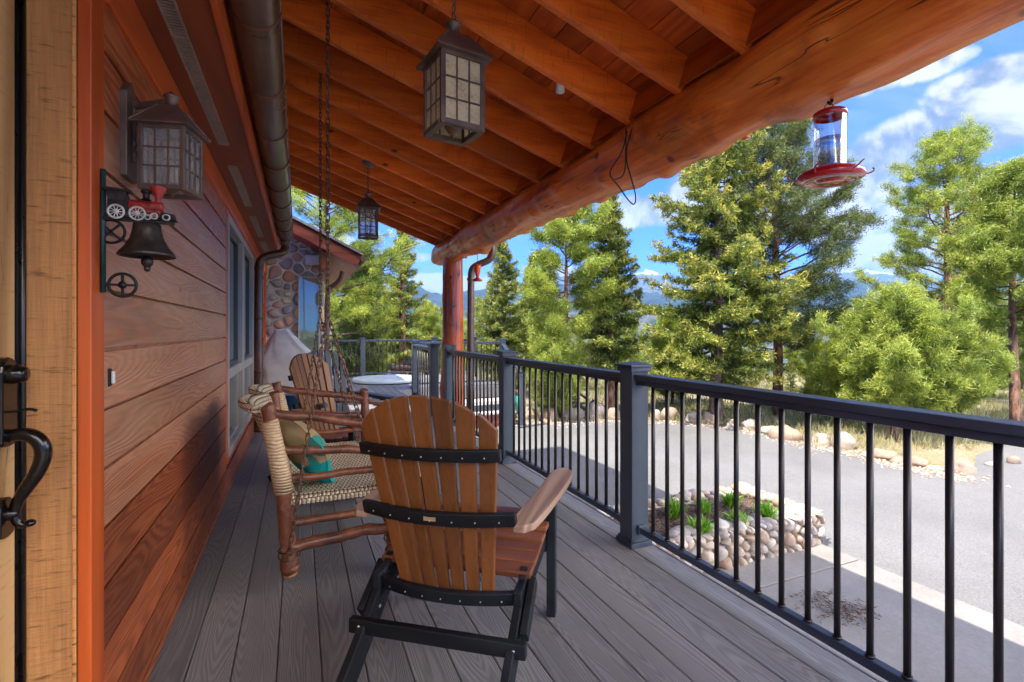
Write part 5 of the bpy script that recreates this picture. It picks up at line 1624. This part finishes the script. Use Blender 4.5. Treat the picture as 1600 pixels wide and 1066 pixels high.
# ---------------------------------------------------------------- trees
def np_mesh(name, verts, tris, rndv, mat, parent):
    me = bpy.data.meshes.new(name)
    nv, nf = len(verts), len(tris)
    me.vertices.add(nv); me.vertices.foreach_set('co', verts.astype(np.float32).ravel())
    me.loops.add(nf * 3); me.loops.foreach_set('vertex_index', tris.astype(np.int32).ravel())
    me.polygons.add(nf); me.polygons.foreach_set('loop_start', np.arange(0, nf * 3, 3, dtype=np.int32))
    me.update(calc_edges=True)
    at_ = me.attributes.new('rnd', 'FLOAT', 'FACE'); at_.data.foreach_set('value', rndv.astype(np.float32))
    me.materials.append(M[mat])
    o = bpy.data.objects.new(name, me); COL.objects.link(o); o.parent = parent
    return o
def needles(centres, dirs, tipv, n, length, width, spread, rs, radial=.5):
    """n thin triangles per clump; dirs is the twig direction"""
    N = len(centres)
    C = np.repeat(centres, n, 0); D = np.repeat(dirs, n, 0); T = np.repeat(tipv, n)
    off = rs.normal(size=(N * n, 3)) * spread
    rdir = rs.normal(size=(N * n, 3)); rdir /= np.linalg.norm(rdir, axis=1)[:, None] + 1e-9
    d = D * (1 - radial) + rdir * radial + np.array([0, 0, .12]); d /= np.linalg.norm(d, axis=1)[:, None] + 1e-9
    s = np.cross(d, rs.normal(size=(N * n, 3))); s /= np.linalg.norm(s, axis=1)[:, None] + 1e-9
    L = length * rs.uniform(.6, 1.25, (N * n, 1)); Wd = width * rs.uniform(.7, 1.3, (N * n, 1))
    a = C + off - s * Wd * .5; b = C + off + s * Wd * .5; c = C + off + d * L
    V = np.stack([a, b, c], 1).reshape(-1, 3)
    F = np.arange(len(V)).reshape(-1, 3)
    return V, F, np.clip(T + rs.uniform(-.16, .16, N * n), 0, 1)

def make_tree(kind, base, H, CR, cb, seed, label, leaf, bark, trunk_r=.13, density=1.0, cat='tree', group='conifers beyond the drive', lean=(0, 0), detail=1.0, name='conifer', shape=.82):
    rs = np.random.RandomState(seed); rg = random.Random(seed)
    root = empty(name, base, label, cat, group)
    B = np.array([0, 0, 0.0])
    def axis(t):  # trunk centre
        return np.array([lean[0] * t * t + .04 * H / 6 * math.sin(3 * t + seed), lean[1] * t * t + .04 * H / 6 * math.cos(4 * t + seed), H * t])
    tm = MB()
    tp = [Vector(axis(i / 16)) for i in range(17)]
    tp[0].z = -.15
    tm.tube(tp, [max(.012, trunk_r * (1 - .93 * (i / 16) ** 1.05) * (1.25 if i == 0 else 1)) for i in range(17)], 12, wob=.05)
    cents = []; dirs = []; tips = []
    pine = kind in ('pine', 'sparse')
    young = kind == 'young'
    nl = int({'fir': 96, 'pine': 58, 'sparse': 40, 'young': 46}[kind] * density)
    for i in range(nl):
        t = (i + rg.uniform(0, .9)) / nl
        hh = cb + (1 - cb) * t ** (.92 if kind == 'fir' else 1.0)
        if kind == 'fir': prof = (1 - t) ** shape * (.55 + .45 * min(1, t * 5)) + .03
        elif young: prof = ((1 - t) ** .95 * (.75 + .25 * min(1, t * 4)) + .07) * rg.choice((.7, .9, 1.1, 1.3))
        elif kind == 'sparse': prof = (math.sin(math.pi * min(1, (t * .80 + .20))) ** .62) * .96 + .05
        else: prof = (1 - t) ** .72 * (.62 + .38 * min(1, t * 3.5)) * 1.08 + .07
        prof *= rg.uniform(.60, 1.15) if not pine else rg.choice((.55, .75, .95, 1.1, 1.2)) * rg.uniform(.85, 1.1)
        if pine and rg.random() < .12: prof *= 1.25
        L = CR * prof
        if L < .06: L = .06
        az = i * 2.39996 + rg.uniform(-.6, .6)
        up0 = {'fir': -.10 + .65 * t, 'pine': .05 + .6 * t, 'sparse': .0 + .6 * t, 'young': .45 + .5 * t}[kind] + rg.uniform(-.12, .12)
        P0 = axis(min(hh, .995)); K = 7
        hd = np.array([math.cos(az), math.sin(az), 0.0]); pts = []
        cz = {'fir': -.22, 'pine': .22, 'sparse': .25, 'young': .30}[kind]
        kink = rs.normal(0, .05, 3)
        for k in range(K + 1):
            f = k / K
            q = P0 + hd * L * f + np.array([0, 0, 1.0]) * L * (up0 * f + cz * (f * f if kind != 'fir' else (f * (1 - f) * 1.6)))
            q = q + kink * L * math.sin(math.pi * f) + rs.normal(0, .012 * L, 3) * (f > 0)
            pts.append(q)
        br = max(.006, trunk_r * .20 * (L / max(CR, .1)) + .004)
        tm.tube([Vector(q) for q in pts], [br * (1 - .8 * k / K) for k in range(K + 1)], 5, caps=False)
        # twigs
        nt = max(3, int((13 if kind == 'fir' else 11) * (L / CR + .25) * detail))
        side0 = np.cross(hd, [0, 0, 1.0])
        start = .12 if kind == 'fir' else (.38 if pine else .2)
        for j in range(nt):
            f = start + (1 - start) * (j + rg.random()) / nt
            k = min(K - 1, int(f * K)); a_ = pts[k] + (pts[k + 1] - pts[k]) * (f * K - k)
            sgn = 1 if (j % 2) else -1
            tl = L * (1 - f * .72) * rg.uniform(.22, .46) if kind == 'fir' else CR * rg.uniform(.10, .26)
            td = side0 * sgn * rg.uniform(.5, 1.1) + hd * rg.uniform(.35, .9) + np.array([0, 0, rg.uniform(-.25, .12) if kind == 'fir' else rg.uniform(.0, .75)])
            td /= np.linalg.norm(td)
            e_ = a_ + td * tl
            if pine or young:
                tm.tube([Vector(a_), Vector((a_ + e_) / 2 + np.array([0, 0, -.01])), Vector(e_)], [br * .4, br * .33, br * .25], 3, caps=False)
            if kind == 'fir':
                nc = max(2, int(tl / .055))
                for c in range(nc):
                    g = (c + .6) / nc
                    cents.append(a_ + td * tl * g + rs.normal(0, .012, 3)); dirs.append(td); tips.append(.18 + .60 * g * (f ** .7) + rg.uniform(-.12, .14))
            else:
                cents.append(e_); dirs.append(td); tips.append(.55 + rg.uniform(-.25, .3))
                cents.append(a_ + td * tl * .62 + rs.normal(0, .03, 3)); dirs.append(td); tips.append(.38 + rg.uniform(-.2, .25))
                if young: cents.append(a_ + td * tl * .3); dirs.append(td); tips.append(.3 + rg.uniform(-.2, .2))
        cents.append(pts[-1]); dirs.append(hd); tips.append(.75)
        if young:
            for q in range(3):
                cents.append(pts[-1] + np.array([0, 0, .05 + .055 * q])); dirs.append(np.array([0, 0, 1.0])); tips.append(.7)
            cents.append(pts[-2] + np.array([0, 0, .06])); dirs.append(np.array([0, 0, 1.0])); tips.append(.6)
    tm.build('trunk', bark, root)
    C = np.array(cents); D = np.array(dirs); T = np.clip(np.array(tips), 0, 1)
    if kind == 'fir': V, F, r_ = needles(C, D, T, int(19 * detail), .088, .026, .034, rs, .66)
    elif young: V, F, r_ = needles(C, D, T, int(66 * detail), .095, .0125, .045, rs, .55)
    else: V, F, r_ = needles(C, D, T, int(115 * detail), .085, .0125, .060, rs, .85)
    np_mesh('crown', V, F, r_, leaf, root)
    return root

def tree_px(kind, u, d, vtop, CRpx, cb, seed, label, leaf, bark, **k):
    p = at(u, d, 0); gz_ = ground_z(p.x, p.y)
    ztop = 1.18 - (vtop - 516) / 775 * d
    return make_tree(kind, (p.x, p.y, gz_), ztop - gz_, CRpx * d / 775, cb, seed, label, leaf, bark, **k)

tree_px('fir', 1117, 10.3, 140, 135, .12, 1, 'tall golden green fir, the largest tree, left of the red feeder', 'fir_gold', 'bark_grey', trunk_r=.145, density=1.5, shape=.55)
tree_px('pine', 1212, 11.3, 178, 118, .20, 2, 'tall dark pine right behind the golden fir with long branches to the right', 'pine_dark', 'bark_red', trunk_r=.12, density=1.5)
tree_px('pine', 1484, 13.5, 218, 112, .26, 3, 'tall bright pine with red trunk behind the bushy young pine', 'pine', 'bark_red', trunk_r=.17, density=1.35)
tree_px('pine', 1586, 9.8, 262, 84, .36, 4, 'pine with bare orange trunk at the right edge', 'pine', 'bark_red', trunk_r=.095, density=1.0)
tree_px('young', 1398, 8.8, 470, 98, .10, 5, 'tallest of the three bright green young pines at the drive edge', 'young', 'bark_red', trunk_r=.06, density=1.15)
tree_px('young', 1468, 9.6, 516, 84, .10, 25, 'bright green young pine at the right of the three by the drive', 'young', 'bark_red', trunk_r=.05, density=1.2)
tree_px('young', 1322, 10.2, 548, 70, .08, 26, 'lowest, leftmost of the three bright young pines by the drive', 'young', 'bark_red', trunk_r=.045, density=1.1)
tree_px('sparse', 882, 10.9, 330, 66, .40, 6, 'slim sparse pine with long bare reddish trunk', 'pine', 'bark_red', trunk_r=.10, density=1.0)
tree_px('fir', 953, 11.4, 296, 64, .16, 7, 'narrow dark green fir just right of the slim bare trunk pine', 'fir', 'bark_red', trunk_r=.11, density=1.1)
tree_px('fir', 787, 14.5, 366, 58, .08, 8, 'dense fir directly right of the log column', 'fir', 'bark_grey', trunk_r=.13, density=1.0)
tree_px('fir', 833, 17.5, 402, 40, .10, 9, 'smaller fir between the log column and the slim pine', 'fir', 'bark_grey', trunk_r=.11)
tree_px('fir', 630, 18.5, 350, 56, .10, 10, 'fir standing alone left of the log column behind the far railing', 'fir_gold', 'bark_red', trunk_r=.19, density=1.05)
tree_px('pine', 505, 14.0, 190, 110, .22, 11, 'tall pine rising over the roof of the stone wing', 'pine', 'bark_grey', trunk_r=.14, density=1.4)
tree_px('pine', 560, 15.5, 385, 44, .08, 12, 'dark low pine at the right corner of the stone wing', 'pine_dark', 'bark_grey', trunk_r=.10, density=1.3)
tree_px('young', 864, 10.6, 498, 48, .05, 13, 'small light green pine in front of the slim trunk', 'young', 'bark_red', trunk_r=.04, density=.9)
tree_px('young', 603, 20, 462, 38, .05, 14, 'light green young pine left of the lone fir', 'young', 'bark_red', trunk_r=.06, density=.9)
tree_px('young', 1050, 13.0, 498, 48, .05, 15, 'light green young tree low between the narrow fir and the golden fir', 'young', 'bark_red', trunk_r=.05, density=.9)
tree_px('young', 1287, 15.0, 556, 50, .05, 16, 'short light green pine below the dark pine branches', 'young', 'bark_red', trunk_r=.05, density=.9)
tree_px('fir', 1530, 15.0, 440, 60, .10, 17, 'dark fir low between the two right pines', 'fir', 'bark_grey', trunk_r=.10)
tree_px('fir', 592, 26, 398, 22, .08, 18, 'small pale fir at the left of the lone fir', 'fir_gold', 'bark_grey', trunk_r=.1, detail=.8)
tree_px('young', 668, 21.5, 478, 34, .05, 19, 'light green young pine just left of the column', 'young', 'bark_red', trunk_r=.05, density=.9)
tree_px('pine', 1340, 19, 500, 40, .10, 20, 'small pine between the young pine and the dark pine', 'pine', 'bark_grey', trunk_r=.08)
# fill trees: three small masters copied, each an individual
masters = [make_tree('fir', (0, 0, 0), 4.2, 1.1, .06, 31, 'x', 'fir', 'bark_grey', trunk_r=.09, density=.75, detail=.7),
           make_tree('young', (0, 0, 0), 2.8, 1.15, .05, 32, 'x', 'young', 'bark_red', trunk_r=.06, density=.7, detail=.7),
           make_tree('pine', (0, 0, 0), 4.5, 1.25, .12, 33, 'x', 'pine', 'bark_grey', trunk_r=.09, density=.8, detail=.7)]
used = [False] * 3
fills = []
rg = random.Random(77)
spots = [(548, 24, 470, 0), (575, 22, 500, 1), (650, 26, 470, 0), (690, 24, 480, 0), (712, 19, 505, 1), (745, 20, 470, 2), (765, 24, 440, 0), (812, 21, 480, 1), (842, 16, 520, 1), (905, 16, 500, 0), (925, 20, 480, 2),
         (985, 16, 500, 1), (1012, 19, 505, 0), (1035, 24, 500, 2), (1075, 17, 500, 1), (1145, 15, 525, 1), (1180, 17, 520, 2), (1235, 14.5, 560, 0), (1265, 18, 560, 1), (1320, 17, 560, 1), (1352, 24, 530, 0),
         (1430, 19, 500, 2), (1460, 16, 560, 0), (1505, 19, 500, 1), (1552, 16, 520, 2), (1598, 17, 470, 0), (1625, 14, 500, 1), (505, 21, 430, 2), (478, 23, 420, 0), (1300, 27, 556, 0), (1245, 26, 545, 2), (960, 25, 510, 0), (880, 25, 500, 1), (618, 30, 490, 2), (1480, 26, 480, 0), (1570, 25, 470, 2), (535, 30, 470, 2)]
kindn = ['small dark fir', 'small light green pine', 'small spreading pine']
refs = [(480, 'behind the stone wing'), (540, 'behind the chairs, past the wing corner'), (600, 'behind the far rail post'), (660, 'behind the far railing, left of the column'), (715, 'hidden partly by the log column'),
        (760, 'right of the porch downspout'), (820, 'between downspout and slim pine'), (880, 'behind the slim bare pine'), (950, 'behind the narrow dark fir'), (1010, 'above the tall near railing post'),
        (1060, 'left of the golden fir'), (1130, 'behind the golden fir trunk'), (1200, 'right of the golden fir trunk'), (1260, 'below the red feeder'), (1320, 'below the gap with the lake'), (1380, 'behind the bushy young pine'),
        (1440, 'right of the bushy young pine'), (1500, 'under the tall bright pine'), (1560, 'left of the right edge trunk'), (1620, 'at the right edge')]
cnt = {}
for (u, d, vt, k) in spots:
    src = masters[k]
    o = src if not used[k] else copy_tree(src)
    used[k] = True
    p = at(u, d, 0); g_ = ground_z(p.x, p.y); zt = 1.18 - (vt - 516) / 775 * d
    Hm = (4.2, 2.8, 4.5)[k]; s_ = (zt - g_) / Hm
    o.location = (p.x, p.y, g_); o.rotation_euler = (0, 0, rg.uniform(0, 6.28)); o.scale = (s_ * rg.uniform(.75, 1.0),) * 2 + (s_,)
    place = min(refs, key=lambda q: abs(q[0] - u))[1]
    dist = 'near' if d < 18 else ('farther' if d < 24 else 'distant')
    o['label'] = dist + ' ' + kindn[k] + ' ' + place
    o['group'] = 'small background conifers'; o['category'] = 'tree'
    cnt.setdefault(o['label'], []).append(u)
    
# meadow grass (uncountable)
rs = np.random.RandomState(3)
N = 26000
uu = rs.uniform(560, 1750, N); dd = rs.uniform(8.0, 30, N) ** 1.0
l_ = (uu - 800) / 775 * dd; X = l_ * CY + dd * SY; Y = dd * CY - l_ * SY
from mathutils.geometry import intersect_point_tri_2d
def inpoly(x, y, poly):
    c = np.zeros(len(x), bool); j = len(poly) - 1
    for i in range(len(poly)):
        xi, yi = poly[i]; xj, yj = poly[j]
        t = ((yi > y) != (yj > y)) & (x < (xj - xi) * (y - yi) / (yj - yi + 1e-12) + xi)
        c ^= t; j = i
    return c
keep = ~inpoly(X, Y, poly) & ~((X < 4.3) & (Y < 13.2)) & ~((X < 2) & (Y < 13.5))
patch = np.sin(X * .9) + np.sin(Y * 1.1 + X * .5) + rs.normal(0, .7, N)
keep &= patch > -.4
X, Y = X[keep], Y[keep]
Z = np.array([ground_z(a, b) for a, b in zip(X, Y)])
C = np.stack([X, Y, Z], 1); D = np.tile([[0, 0, 1.0]], (len(C), 1)); 
T = np.clip(.5 + .35 * np.sin(X * .7 + Y * .4) + rs.normal(0, .15, len(C)), 0, 1)
V, F, r_ = needles(C, D, T, 7, .13, .016, .05, rs, .35)
V[:, 2] = np.maximum(V[:, 2], -3)
g = np_mesh('meadow_grass', V, F, r_, 'grassleaf', None); tag(g, kind='stuff')

# ---------------------------------------------------------------- far valley, lake and mountains
m = MB(); lc_ = at(1290, 1500, 0)
m.lathe([(0, 0), (160, 0), (190, 0)], (lc_.x, lc_.y, -84.0), 48); lake = m.build('lake', plain('lake_water', (.10, .36, .34), .25, noise_amt=.1, nscale=.02, bstr=0)); tag(lake, kind='structure')
def mountain(name, prof, d0, d1, base, mat, seed, amp, nu=420, nr=40):
    """ridge mesh from distance d0 (foot) to d1 (crest) and back down; prof: (column, row) skyline surveyed from the photograph"""
    rs_ = np.random.RandomState(seed)
    us = np.linspace(prof[0][0], prof[-1][0], nu)
    vtop = np.interp(us, [p[0] for p in prof], [p[1] for p in prof])
    # fractal noise tables
    def fbm(x, y, o=6, s=1.0):
        v = np.zeros_like(x); a = 1.0; rr = np.random.RandomState(seed + 5)
        for k in range(o):
            ph = rr.uniform(0, 6.28, 6); f = s * 2 ** k
            v += a * (np.sin(x * f + ph[0] + 1.7 * np.sin(y * f * .7 + ph[1])) * np.cos(y * f * 1.1 + ph[2] + 1.3 * np.sin(x * f * .6 + ph[3])))
            a *= .53
        return v
    ts = np.concatenate([np.linspace(0, 1, nr), np.linspace(1.04, 1.5, 10)])
    Vv = []
    tt, uu_ = np.meshgrid(ts, us, indexing='ij')
    dd_ = d0 + (d1 - d0) * tt
    l_ = (uu_ - 800) / 775 * dd_; X = l_ * CY + dd_ * SY; Y = dd_ * CY - l_ * SY
    Hc = (516 - vtop)[None, :] / 775 * d1 + 1.18 - base
    w_ = np.where(tt <= 1, np.sin(np.clip(tt, 0, 1) * math.pi / 2) ** 1.25, np.clip(1 - (tt - 1) * 1.6, 0, 1))
    sc = 2 * math.pi / (d1 * .16)
    nz = fbm(X * sc, Y * sc)
    ridge = 1 - np.abs(fbm(X * sc * 1.3 + 9, Y * sc * .8))
    Z = base + Hc * w_ + amp * (nz * .5 + ridge * .7 - .4) * Hc * w_ * np.where(tt < 1, 1 - tt ** 6 * .85, 1)
    V = np.stack([X, Y, Z], -1).reshape(-1, 3); n = len(us)
    a = (np.arange(len(ts) - 1)[:, None] * n + np.arange(n - 1)[None, :]).ravel()
    T1 = np.stack([a, a + n, a + n + 1], 1); T2 = np.stack([a, a + n + 1, a + 1], 1)
    F = np.concatenate([T1, T2])
    o = np_mesh(name, V, F, np.zeros(len(F)), mat, None); o.data.polygons.foreach_set('use_smooth', [True] * len(F)); tag(o, kind='structure'); return o
def hillm(name, forest, open_, snow_z=None, sc=.002):
    m_, t = mat_new(name)
    co = objco(t)
    n = t.noise(co, sc, 8, .65); n2_ = t.noise(co, sc * 9, 6, .7)
    c = t.ramp(t.math('ADD', t.math('MULTIPLY', n, .6), t.math('MULTIPLY', n2_, .4)), [(.44, forest), (.56, open_)])
    if snow_z:
        s = t.new('ShaderNodeSeparateXYZ'); t.link(co, s.inputs[0])
        e = t.math('ADD', s.outputs[2], t.math('MULTIPLY', t.math('SUBTRACT', t.noise(co, sc * 4, 8, .7), .5), snow_z[1]))
        c = t.mix(t.maprange(e, snow_z[0], snow_z[0] + snow_z[1] * .12, 0, 1, True), c, (.40, .45, .52))
    setb(t, color=c, rough=1.0, spec=.05)
    return m_
M['hill'] = hillm('forested_far_slope', (.012, .030, .035), (.04, .055, .055), sc=.0022)
M['hill2'] = hillm('near_valley_slope', (.02, .04, .03), (.13, .13, .12), sc=.006)
M['peak'] = hillm('snowy_peaks', (.035, .055, .075), (.09, .10, .12), (1380, 420), sc=.0012)
mountain('snow_peaks', [(-400, 470), (300, 468), (560, 470), (700, 462), (790, 452), (835, 446), (868, 438), (888, 433), (905, 440), (930, 452), (965, 444), (990, 433), (1008, 429), (1024, 432), (1045, 437), (1075, 442), (1120, 447), (1180, 440), (1235, 432), (1300, 428), (1360, 427), (1400, 436), (1450, 440), (1600, 446), (2200, 450)], 8500, 13500, -100, 'peak', 4, .16)
mountain('blue_ridge', [(-400, 475), (300, 470), (470, 462), (560, 459), (600, 456), (640, 450), (690, 466), (760, 455), (800, 450), (835, 455), (880, 452), (920, 466), (980, 462), (1040, 464), (1100, 466), (1200, 455), (1280, 448), (1370, 450), (1450, 458), (1600, 462), (2200, 470)], 3600, 7200, -95, 'hill', 8, .18)
mountain('valley_slope', [(-400, 505), (560, 500), (760, 497), (900, 490), (1000, 488), (1100, 496), (1230, 492), (1300, 486), (1370, 490), (1500, 500), (2200, 508)], 1900, 3400, -92, 'hill2', 15, .16)

# air
HZ = 0.5
m = MB(); m.span((-16000, -3000, -125), (22000, 17500, 1900)); hz = m.build('haze', mat_new('air')[0]); tag(hz, kind='stuff')
mt = hz.data.materials[0]; t = NT(mt.node_tree); t.n.clear()
out = t.new('ShaderNodeOutputMaterial'); pv = t.new('ShaderNodeVolumePrincipled')
pv.inputs['Color'].default_value = (.30, .58, 1.0, 1); pv.inputs['Density'].default_value = 0.5 / 13000 * 1.5; pv.inputs['Anisotropy'].default_value = .1
t.link(pv.outputs[0], out.inputs['Volume'])

# loose gravel and dirt where the drive meets the meadow
rs = np.random.RandomState(12); m = MB(); rg = random.Random(12)
for (a, b_) in zip(epts[3:-1], epts[4:]):
    for _ in range(230):
        q = a.lerp(b_, rg.random()) + Vector((rg.gauss(0, .16), rg.gauss(0, .16), 0)); s_ = rg.uniform(.008, .032)
        c = Vector((q.x, q.y, G + s_ * .3)); vs = [c + Vector(v) * s_ for v in ((1, 0, 0), (0, 1, 0), (-1, .1, 0), (.1, -1, 0), (0, 0, .8))]
        m.add(vs, [(0, 1, 4), (1, 2, 4), (2, 3, 4), (3, 0, 4)], rg.random())
tag(m.build('gravel', 'boulder'), kind='stuff')
